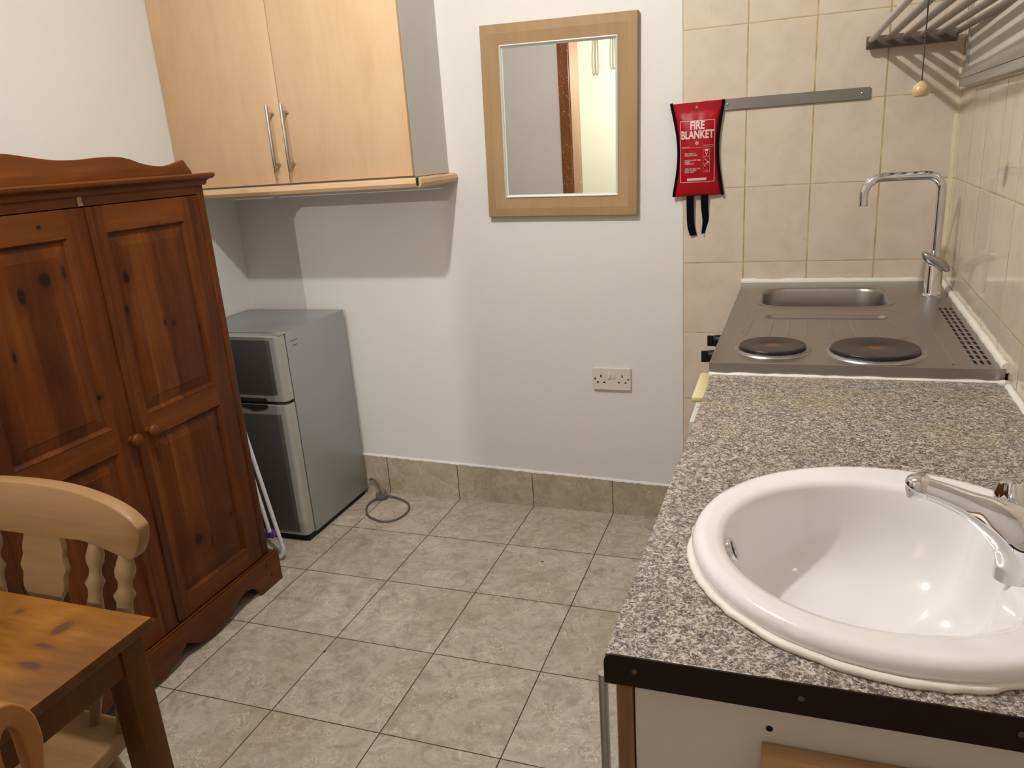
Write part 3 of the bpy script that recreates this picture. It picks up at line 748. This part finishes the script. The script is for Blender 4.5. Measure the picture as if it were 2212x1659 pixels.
# ------------------------------------------------------------------ washbasin
t = thing('washbasin', (BC.x, BC.y, WZT), 'round white ceramic washbasin set into the worktop', 'washbasin')
NS = 144
def inner(th, d=0.):                            # bowl opening: round, flattened toward the tap ledge
    cx, cy, R_ = .447, -1.772, .180-d
    dx, dy = math.cos(th), math.sin(th); ox, oy = BC.x-cx, BC.y-cy
    bq = ox*dx+oy*dy; c_ = ox*ox+oy*oy-R_*R_; r = -bq+math.sqrt(max(0, bq*bq-c_))
    if dx > .05:
        r2 = (.590-d*.8-BC.x + .012*math.cos(dy*6))/dx; k = 7.
        r = -math.log(math.exp(-k*r/.1)+math.exp(-k*r2/.1))*.1/k
    return r
def bring(f, z, base=None):
    return [(BC.x+f(th)*math.cos(th), BC.y+f(th)*math.sin(th), z if not callable(z) else z(th)) for th in [2*math.pi*k/NS for k in range(NS)]]
RT = WZT+.026                                   # rim top
rings = []
for r_, z in ((.216, WZT-.004), (.2295, WZT+.0005), (.2335, WZT+.004), (.2345, WZT+.010), (.2345, WZT+.014), (.2330, WZT+.019), (.2295, WZT+.0235), (.2245, WZT+.0255), (.218, RT)):
    rings.append(bring(lambda th, r_=r_: r_, z))
def dent(x, y):
    z = 0
    for (a, b_, sx_, sy_, h) in ((.545, -1.905, .030, .020, .006), (.515, -1.950, .020, .016, .003), (.575, -1.700, .022, .020, .003)):
        z -= h*math.exp(-((x-a)/sx_)**2-((y-b_)/sy_)**2)
    return z
for s in (.2, .4, .6, .8, .93):
    f_ = lambda th, s=s: .218+(inner(th)+.006-.218)*s
    rings.append([(x, y, RT+dent(x, y)-.002*s) for x, y, z in bring(f_, 0)])
for d, z in ((0.001, -.004), (.004, -.010), (.007, -.020), (.010, -.035), (.014, -.055), (.021, -.078), (.033, -.100), (.050, -.116), (.072, -.127), (.100, -.134), (.13, -.137)):
    cxy = (.447, -1.772)
    if d < .03: rings.append([(x, y, RT+z+dent(x, y)*.6) for x, y, _ in bring(lambda th, d=d: inner(th, d), 0)])
    else:
        R_ = .180-d; base = [p for p in bring(lambda th, d=d: inner(th, d), 0)]
        rings.append([(x, y, RT+z) for x, y, _ in base])
rings.append([(.447+.022*math.cos(2*math.pi*k/NS), -1.772+.022*math.sin(2*math.pi*k/NS), RT-.139) for k in range(NS)])
bm = B(); loft(bm, rings, True, False, False); obj('bowl', bm, CERAM, t, smooth=70)
bm = B(); lathe(bm, [(.026, -.140), (.026, -.1365), (.022, -.136), (.018, -.1385), (.0, -.1385)], (.447, -1.776, RT-.0025), seg=24, cap0=False); obj('waste', bm, CHROME, t)
bm = B(); axv = Vector((1, 0, .42)).normalized(); oc = Vector((.2815, -1.772, RT-.031))
lathe(bm, [(.0150, -.006), (.0155, .0015), (.0140, .0028), (.0110, .0018), (.0105, -.002)], oc, axv, 24, False, False); obj('overflow_ring', bm, CHROME, t, smooth=60)
bm = B(); lathe(bm, [(.0107, -.0005), (.0, -.0005)], oc, axv, 20, False, False); obj('overflow_hole', bm, BLACK, t)
bm = B(); P = []
for k in range(120):
    a = 2*math.pi*k/120; r_ = .2335+random.uniform(-.001, .002)+(.004 if math.sin(a) < -.1 and math.cos(a) < .3 else 0); P.append((BC.x+(r_-.0015)*math.cos(a), BC.y+(r_-.0015)*math.sin(a), WZT+.003))
tube(bm, P, .0062, 8, closed=True, flat=(1., .75)); obj('sealant_bead', bm, SILIC, t, smooth=60)

# basin mixer tap
bx, by, bz = .594, -1.813, RT-.003
t = thing('basin_tap', (bx, by, bz), 'short curved chrome mixer tap on the rim of the round washbasin', 'tap')
path = [(.596, -1.814, bz-.002), (.595, -1.813, .930), (.591, -1.812, .948), (.581, -1.808, .963), (.562, -1.801, .9745), (.540, -1.792, .983), (.516, -1.783, .990), (.496, -1.775, .9935)]
rad = [.032, .0305, .0300, .0285, .0225, .0160, .0130, .0122]
P = bez(path, 6); RR = [v.x for v in bez([(r, 0, 0) for r in rad], 6)]
bm = B(); tube(bm, P, RR, 28, flat=(1.05, .82)); obj('spout_body', bm, CHROME, t, smooth=70)
bm = B(); lathe(bm, [(.006, .0135), (.0110, .0125), (.0135, .008), (.0145, .0), (.0145, -.010), (.0125, -.0125), (.010, -.0125), (.0095, -.008)], Vector((.4885, -1.772, .9940)), (-.22, .06, 1), 28); obj('nozzle', bm, CHROME, t, smooth=50)
for ky, kx in ((-1.744, .600), (-1.886, .606)):
    s = 1 if ky > by else -1; kz = .960
    bm = B(); lathe(bm, [(.013, 0), (.013, .050)], (bx+.004, by, .938), (0, s, .25), 18); obj('valve_neck', bm, CHROME, t)
    bm = B(); ax = Vector((-.10, s*.30, 1)).normalized(); q = Vector((0, 0, 1)).rotation_difference(ax)
    rs = [(.017, 0), (.0235, .004), (.0255, .012), (.0240, .024), (.0200, .034), (.012, .038)]
    loft(bm, [[Vector((kx, ky, kz)) + q @ Vector((r*(1+.07*math.cos(6*a))*math.cos(a), r*(1+.07*math.cos(6*a))*math.sin(a), h)) for a in [2*math.pi*k/48 for k in range(48)]] for r, h in rs], True, True, True)
    obj('tap_knob', bm, CHROME, t, smooth=35)
cc = Vector((.589, -1.822, .966)); ax = Vector((-.12, -.42, .85)).normalized()
bm = B(); lathe(bm, [(.0225, -.022), (.0220, -.006), (.0215, .0), (.0200, .0006), (.0196, .0018), (.013, .0036), (.0, .0042)], cc, ax, 36, True, False); obj('tap_cap', bm, CHROME, t, smooth=50)
bm = B(); lathe(bm, [(.0216, 0), (.0222, .0006), (.0204, .0010)], cc-ax*.0002, ax, 36, True, True); obj('cap_gasket', bm, BLACK, t)

# ------------------------------------------------------------------ wardrobe
WX = -1.33; WYR, WYL = -.757, -1.628
t = thing('pine_wardrobe', (-1.58, (WYR+WYL)/2, 0), 'dark stained pine two-door wardrobe with wavy top against left wall', 'wardrobe')
bm = B()
box(bm, XL+.004, WX-.0, WYR-.028, WYR, .085, 1.362, .002)      # right side
box(bm, XL+.004, WX-.0, WYL, WYL+.028, .085, 1.362, .002)
box(bm, XL+.004, XL+.014, WYL+.02, WYR-.02, .085, 1.362)
box(bm, XL+.014, WX-.025, WYL+.02, WYR-.02, .10, .12); box(bm, XL+.014, WX-.025, WYL+.02, WYR-.02, 1.335, 1.355)
obj('body', bm, PINE, t)
bm = B(); box(bm, WX-.022, WX-.001, WYL+.026, WYR-.027, 1.337, 1.363, .001, 1); obj('top_rail', bm, PINEY, t)
bm = B(); box(bm, WX-.001, WX+.003, -1.209, -1.196, 1.338, 1.362, .001); obj('centre_fillet', bm, CHWZ, t, label='pale wooden centre fillet')
bm = B(); cp = [(0, 0), (.006, 0), (.009, .004), (.010, .011), (.016, .016), (.024, .019), (.028, .023), (.029, .030), (.026, .034), (0, .034)]
yl, yr = WYL, WYR
loft(bm, [[(XL+.004, y, z+1.362) if False else (x, y, z) for x, y, z in [(XL+.004, yy, 1.362+b_) for a, b_ in cp]] for yy in ()] or [[(WX+a-.0, yl-a, 1.362+b_) for a, b_ in cp], [(WX+a-.0, yr+a, 1.362+b_) for a, b_ in cp], [(XL+.004, yr+a, 1.362+b_) for a, b_ in cp]], False)
loft(bm, [[(XL+.004, yl-a, 1.362+b_) for a, b_ in cp], [(WX+a, yl-a, 1.362+b_) for a, b_ in cp]], False)
box(bm, XL+.004, WX+.002, yl, yr, 1.3622, 1.3958)
obj('cornice', bm, PINEY, t, smooth=40)
up = [(-.748, 1.394), (-.752, 1.406), (-.764, 1.420), (-.777, 1.436), (-.800, 1.431), (-.846, 1.423), (-.894, 1.425), (-.938, 1.433), (-.979, 1.446), (-1.010, 1.452), (-1.046, 1.454), (-1.092, 1.453), (-1.141, 1.450), (-1.211, 1.451), (-1.273, 1.459), (-1.350, 1.470), (-1.40, 1.462), (-1.46, 1.436), (-1.52, 1.424), (-1.56, 1.424), (-1.605, 1.436), (-1.625, 1.42), (-1.637, 1.394)]
up2 = [up[0]]+[(p.x, p.y) for p in bez([(a, b_, 0) for a, b_ in up[1:-1]], 5)]+[up[-1]]
bm = plate(up2, (), .018, at(YZ, WX-.045), .002); obj('upstand', bm, PINEY, t, label='wavy top rail')
# plinth with bracket feet
hp = [(-.727, .112), (-.727, .0), (-.842, .0), (-.850, .016), (-.858, .032), (-.884, .052), (-.920, .060), (-.947, .054), (-.978, .037), (-1.007, .020), (-1.05, .010), (-1.10, .010), (-1.146, .024), (-1.180, .048), (-1.190, .055)]
cen = -1.1925
full = hp + [(2*cen-y, z) for y, z in hp[::-1]]
bm = plate(full, (), .020, at(YZ, WX+.010-.004), .0015)
box(bm, XL+.004, WX-.005, -.747, -.728, 0, .112, .0015); box(bm, XL+.004, WX-.005, 2*cen+.728, 2*cen+.747, 0, .112, .0015)
obj('plinth', bm, PINEY, t, smooth=30)
bm = B(); box(bm, WX+.001, WX+.008, 2*cen+.731, -.731, .110, .119, .003); obj('plinth_moulding', bm, PINEY, t)
def pdoor(y0, y1, sl, sr, name='door'):         # y0<y1; sl/sr = stile widths at y0 / y1 side
    zb, zt = .119, 1.334; xf = WX; th = .020
    r = [(zb, .182), (.698, .764), (1.267, zt)]
    bm = B()
    box(bm, xf-th, xf, y0, y0+sl, zb, zt, .0012, 1); box(bm, xf-th, xf, y1-sr, y1, zb, zt, .0012, 1)
    d = obj(name, bm, PINE, t)
    for a, b_ in r:
        bm = B(); box(bm, xf-th, xf-.0004, y0+sl-.001, y1-sr+.001, a, b_, .0008, 1)
        obj('rail', bm, PINEY, d)
    for za, zc in ((.182, .698), (.764, 1.267)):
        ya, yc = y0+sl, y1-sr
        def ring(i, dx): return [(xf+dx, ya+i, za+i), (xf+dx, yc-i, za+i), (xf+dx, yc-i, zc-i), (xf+dx, ya+i, zc-i)]
        bm = B(); loft(bm, [ring(-.003, -.0005), ring(.001, .0005), ring(.004, -.003), ring(.009, -.0095), ring(.012, -.010), ring(.040, -.0045), ring(.041, -.0035)], True, False, True)
        obj('door_panel', bm, PINE, d, smooth=15)
    return d
dR = pdoor(-1.184, -.7875, .044, .067)
dL = pdoor(-1.600, -1.187, .054, .071)
bm = B(); box(bm, WX-.002, WX+.006, -1.194, -1.178, .129, 1.333, .003); obj('overlap_bead', bm, PINE, dL)
def knob(y, z, d):
    bm = B(); lathe(bm, [(.010, 0), (.0095, .006), (.009, .010), (.014, .014), (.018, .020), (.0175, .027), (.012, .032), (.004, .034)], (WX, y, z), (1, 0, 0), 24); obj('knob', bm, PINEY, d, smooth=60)
knob(-1.150, .722, dR); knob(-1.212, .717, dL)
for z in (1.235, .25, .67):
    bm = B(); box(bm, WX-.004, WX+.001, -.7895, -.7855, z-.032, z+.032, .0008, 1); obj('hinge', bm, simple('blackened_hinge', (.05, .035, .025), .4, .8), t)

# ------------------------------------------------------------------ fridge freezer
FX0, FX1, FYF, FYB, FZ = XL+.006, -1.362, -.487, -.030, .825
t = thing('fridge_freezer', ((FX0+FX1)/2, -.26, 0), 'small silver two-door fridge freezer in the corner behind the wardrobe', 'fridge')
bm = B(); box(bm, FX0, FX1, FYF+.055, FYB, .022, FZ, .004); obj('cabinet', bm, FRG, t)
bm = B(); box(bm, FX0+.01, FX1-.01, FYF+.02, FYB-.01, .0, .023); box(bm, FX0+.006, FX1-.004, FYF+.046, FYF+.056, .03, FZ-.006); obj('plinth_gap', bm, DARK, t)
def fdoor(z0, z1, grip_top):
    bm = B(); r = .022
    def outl(zz, ins=0.):
        x0, x1 = FX0+.002+ins, FX1-ins
        P = [(x0, FYF+.047), (x0, FYF+.012)]
        P += [(x0+.010*(1-math.cos(a)), FYF+.012-.010*math.sin(a)+ins) for a in [math.pi/2*k/4 for k in range(1, 5)]]
        P += [(x1-r+r*math.sin(a), FYF+.002+r*(1-math.cos(a))*.9+ins) for a in [math.pi/2*k/7 for k in range(8)]]
        P += [(x1, FYF+.047)]
        return [(x, y, zz) for x, y in P]
    loft(bm, [outl(z0, .003), outl(z0+.003), outl(z1-.003), outl(z1, .003)], True, True, True)
    return obj('door', bm, FRG_TRIM, t, smooth=40)
d1 = fdoor(.574, FZ-.003, False); d2 = fdoor(.030, .562, True)
bm = B(); box(bm, FX0+.012, FX1-.034, FYF-.0008, FYF+.003, .603, FZ-.017, .0008); obj('front_panel', bm, FRG_DOOR, d1, label='dark grey front panel')
bm = B(); box(bm, FX0+.012, FX1-.034, FYF-.0008, FYF+.003, .045, .525, .0008); obj('front_panel', bm, FRG_DOOR, d2, label='dark grey front panel')
bm = plate([(-.20, 0), (.0, 0), (.0, -.008), (-.012, -.017), (-.03, -.020), (-.065, -.024), (-.10, -.012), (-.20, -.012)], (), .003, at(XZ, FX1-.085, FYF+.0002, .562)); obj('grip_recess', bm, DARK, d2)
bm = plate([(-.24, .0), (-.022, .0), (-.020, .008), (-.028, .013), (-.24, .015)], (), .003, at(XZ, FX1-.063, FYF+.0004, .574)); obj('grip_recess', bm, DARK, d1)
bm = B(); box(bm, FX1-.030, FX1+.0015, FYF+.012, FYF+.060, FZ-.004, FZ+.0035, .0012); obj('top_hinge_cover', bm, FRG_TRIM, t)
# two short scribbled pen marks high on the side
bm = B()
for z, y0, y1, h in ((.786, -.412, -.362, .0045), (.768, -.402, -.368, .004)):
    n = 26; P = [(FX1+.0004, y0+(y1-y0)*k/n, z+h*math.sin(k*1.9)*(.6+.4*math.cos(k*.7))) for k in range(n+1)]
    tube(bm, P, .0006, 5)
obj('pen_marks', bm, simple('grey_ink', (.09, .09, .10), .5), t)

# cable and plug on the floor beside the fridge
t = thing('plug_and_cable', (-1.25, -.1, 0), 'grey mains plug and looped cable lying on floor beside fridge', 'cable')
cp_ = [(-1.352, -.022, .060), (-1.335, -.024, .068), (-1.310, -.035, .056), (-1.285, -.055, .035), (-1.262, -.074, .022), (-1.225, -.058, .008), (-1.170, -.072, .0045), (-1.120, -.112, .0045), (-1.098, -.175, .0045), (-1.110, -.235, .0045), (-1.150, -.268, .0045), (-1.205, -.258, .0045), (-1.255, -.225, .0045), (-1.290, -.170, .0045), (-1.298, -.125, .0045), (-1.290, -.095, .008), (-1.275, -.085, .014)]
bm = B(); tube(bm, bez(cp_, 6), .0042, 8); obj('cable', bm, CABLE, t, smooth=60)
bm = B(); pl = rrect(0, 0, .050, .048, .014, 5)
M_ = Matrix.Translation((-1.272, -.070, .012)) @ Matrix.Rotation(.5, 4, 'Z') @ Matrix.Rotation(.18, 4, 'X')
loft(bm, [[M_ @ Vector((x*s, y*s, z)) for x, y in pl] for s, z in ((.82, -.008), (.98, -.003), (1, .006), (.92, .011))], True, True, True); obj('plug', bm, simple('dark_grey_plug', (.10, .10, .095), .45), t)
bm = B()
for px, py, a, b_ in ((0, .011, .002, .004), (-.011, -.010, .0032, .002), (.011, -.010, .0032, .002)):
    b3 = B(); box(b3, px-a, px+a, py-b_, py+b_, .010, .030, .0006, 1); bmesh.ops.transform(b3, matrix=M_, verts=b3.verts); bm = join(bm, b3)
obj('pins', bm, BRASS, t)

# folded clothes airer between wardrobe and fridge
t = thing('folded_airer', (-1.42, -.62, 0), 'folded white metal clothes airer leaning between wardrobe and fridge', 'clothes airer')
for k, (a, b_) in enumerate((((-1.490, -.615, .66), (-1.390, -.615, .085)), ((-1.497, -.622, .60), (-1.416, -.632, .115)))):
    bm = B()
    if k == 0: P = bez([a, (-1.440, -.615, .372), b_, (-1.384, -.616, .045), (-1.392, -.622, .018), (-1.420, -.632, .0085), (-1.47, -.65, .0085), (-1.55, -.66, .0085)], 8)
    else: P = [a, b_]
    tube(bm, P, .0075, 12); obj('frame_tube', bm, WHITEM, t, smooth=60)
bm = B(); tube(bm, [(-1.49, -.625, .16), (-1.44, -.625, .105), (-1.425, -.625, .095)], .007, 12); obj('frame_tube', bm, WHITEM, t, smooth=60)
bm = B(); box(bm, -1.445, -1.398, -.640, -.606, .098, .122, .004); obj('joint', bm, PURPLE, t, label='purple plastic joint')

# ------------------------------------------------------------------ table
TZ, TXR, TYB = .750, -.570, -1.922
t = thing('pine_table', (-.95, -2.27, 0), 'golden pine dining table at the left foreground', 'table')
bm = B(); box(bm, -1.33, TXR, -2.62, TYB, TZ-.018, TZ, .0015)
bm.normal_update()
for f in bm.faces: f.material_index = 0 if abs(f.normal.x) < .8 else 1  # end faces take the darker pine: painted shade, same wood
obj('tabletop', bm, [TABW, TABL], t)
for x in (-.635, -1.262):
    for y in (-1.985, -2.547):
        bm = B()
        cx, cy = x+.03, y+.03
        loft(bm, [[(cx+a*s, cy+b_*s, z) for a, b_ in ((-.0215, -.0215), (.0215, -.0215), (.0215, .0215), (-.0215, .0215))] for z, s in ((0, .92), (.45, 1.), (TZ-.0185, 1.))], True, True, True)
        bmesh.ops.bevel(bm, geom=list(bm.edges), offset=.003, segments=2, profile=.5, affect='EDGES'); obj('leg', bm, TABL, t)
bm = B()
for a in ((-.602, -.588, -2.505, -1.975), (-1.24, -1.226, -2.505, -1.975), (-1.22, -.620, -1.952, -1.938), (-1.22, -.620, -2.532, -2.518)): box(bm, *a, .677, TZ-.0185, .001, 1)
obj('apron', bm, TABL, t)

# ------------------------------------------------------------------ farmhouse chair behind the table
def farm_chair():
    cx, yb = -.935, -1.80                        # centre and crest plane
    t = thing('farmhouse_chair', (cx, -2.05, 0), 'pale wooden farmhouse chair with curved crest rail behind the table', 'chair')
    half = [(.0, .897), (.06, .896), (.115, .892), (.166, .884), (.205, .874), (.232, .862), (.250, .848), (.2535, .838), (.250, .818), (.240, .800), (.229, .785), (.212, .776), (.180, .782), (.113, .794), (.06, .798), (.0, .799)]
    ol = [(p.x, p.y) for p in bez([(a, b_, 0) for a, b_ in half], 3)]
    ol = ol + [(-a, b_) for a, b_ in ol[::-1][1:-1]]
    bm = plate(ol, (), .026, at(XZ, cx, yb+.006, -.005), .003)
    for v in bm.verts: v.co.x = cx+(v.co.x-cx)*1.045; v.co.y += -.016*((v.co.x-cx)/.25)**2    # crest curves toward the sitter
    obj('crest_rail', bm, CHW, t, smooth=50)
    SZ_ = .450
    def lean(x, z):                              # back leans away from the table
        u = (z-SZ_)/(.79-SZ_); return -1.872+.079*u-.016*((x-cx)/.25)**2*u
    for s in (-1, 1):
        for x0, x1, k in ((.130, .107, 1.), (.205, .172, 1.12)):
            bm = B(); n = 30; P = []; R_ = []
            for i in range(n+1):
                u = i/n; x = cx+s*(x1+(x0-x1)*u); z = SZ_-.005+(.815-.016*(x0 > .15)-SZ_)*u
                P.append((x, lean(x, z), z))
                r = .0092+.0022*math.sin(math.pi*u)
                r += .0055*math.exp(-((u-.86)/.05)**2)+.006*math.exp(-((u-.73)/.022)**2)+.0035*math.exp(-((u-.60)/.05)**2)-.0025*math.exp(-((u-.79)/.02)**2)
                r += .005*math.exp(-((u-.22)/.08)**2)
                R_.append(r*k)
            tube(bm, P, R_, 16); obj('spindle', bm, CHWZ, t, smooth=60)
    sp = [(.046, .0), (.050, .05), (.044, .09), (.030, .14), (.026, .175), (.036, .215), (.050, .238), (.050, .262), (.056, .275), (.049, .295), (.050, .31), (.044, .335), (.044, .352)]
    ol = [(p.x, p.y) for p in bez([(a, b_, 0) for a, b_ in sp], 4)]; ol = ol+[(-a, b_) for a, b_ in ol[::-1]]
    bm = plate(ol, (), .012, at(XZ, cx, 0, SZ_), .001)
    for v in bm.verts: v.co.y += lean(cx, v.co.z)
    obj('splat', bm, CHW, t)
    seat = [(.172, -1.845), (.182, -1.90), (.205, -2.10), (.208, -2.20), (.19, -2.245), (.12, -2.262), (0, -2.266)]
    ol = [(cx+p.x, p.y) for p in bez([(a, b_, 0) for a, b_ in seat], 5)]; ol = ol+[(2*cx-a, b_) for a, b_ in ol[::-1][1:]]
    bm = plate(ol, (), .034, at(Matrix.Identity(4), 0, 0, SZ_-.017), .006); obj('seat', bm, CHW, t)
    for sx_ in (-1, 1):
        for y0, y1 in ((-1.895, -1.835), (-2.20, -2.25)):
            bm = B(); P = []; R_ = []
            for i in range(25):
                u = i/24; P.append((cx+sx_*(.145+.055*(1-u)), y1+(y0-y1)*u, .001+(SZ_-.036)*u))
                R_.append(.014+.006*math.sin(math.pi*min(1, u*1.1))+.004*math.exp(-((u-.35)/.03)**2)+.004*math.exp(-((u-.7)/.03)**2))
            tube(bm, P, R_, 16); obj('leg', bm, CHWZ, t, smooth=60)
        bm = B(); tube(bm, [(cx+sx_*.178, -1.856, .19), (cx+sx_*.176, -2.05, .19), (cx+sx_*.178, -2.226, .19)], [.008, .013, .008], 12); obj('stretcher', bm, CHWZ, t)
    bm = B(); tube(bm, [(cx-.175, -2.05, .19), (cx, -2.05, .19), (cx+.175, -2.05, .19)], [.008, .013, .008], 12); obj('stretcher', bm, CHWZ, t)
    return t
farm_chair()

# ------------------------------------------------------------------ slotted back chair on the near right side of the table
def slot_chair():
    x0 = -.425
    t = thing('slotted_chair', (-.62, -2.42, 0), 'warm orange-brown chair with rounded slotted back at bottom left corner', 'chair')
    yc, hw = -2.417, .196
    pts = [(hw-.024, .44), (hw-.022, .60), (hw-.016, .74), (hw-.008, .785), (hw-.001, .815), (hw, .835), (hw-.004, .858), (hw-.017, .878), (hw-.035, .888), (hw-.08, .893), (.06, .896), (0, .897)]
    ol = [(p.x, p.y) for p in bez([(a, b_, 0) for a, b_ in pts], 5)]; ol = ol+[(-a, b_) for a, b_ in ol[::-1][1:]]
    holes = []
    for k in range(6):
        c_ = hw-.0330-k*.0610; w_ = .024
        holes.append([(c_-w_/2, .52)]+[(c_-w_/2*math.cos(a), .832+.028*math.sin(a)) for a in [math.pi*j/12 for j in range(13)]]+[(c_+w_/2, .52)])
    bm = plate(ol, holes, .020, at(YZ, x0, yc, 0), .003)
    obj('backrest', bm, CH2, t, smooth=40)
    bm = plate(rrect(-.61, yc-.035, .35, .31, .04, 6), (), .03, at(Matrix.Identity(4), 0, 0, .435), .005); obj('seat', bm, CH2, t)
    for x in (-.455, -.76):
        for y in (yc-.165, yc+.095):
            bm = B(); box(bm, x-.017, x+.017, y-.017, y+.017, 0, .421, .004); obj('leg', bm, CH2, t)
    return t
slot_chair()

# ------------------------------------------------------------------ hooks in the bathroom, seen in the mirror
t = thing('hook_rail', (-1.03, -4.29, 2.0), 'white hook rail with two hanging loops on the bright wall reflected in the mirror', 'hook rail')
bm = B(); box(bm, -1.36, -1.02, -4.299, -4.28, 2.255, 2.275, .003); obj('rail', bm, WHITEP, t)
for x, dz in ((-1.25, .27), (-1.10, .24)):
    bm = B(); tube(bm, bez([(x-.008, -4.27, 2.25), (x-.012, -4.262, 2.10), (x-.008, -4.262, 2.25-dz), (x+.008, -4.262, 2.25-dz), (x+.012, -4.262, 2.10), (x+.008, -4.27, 2.25)], 8), .005, 8); obj('loop', bm, simple('aged_cord', (.16, .12, .06), .6), t)
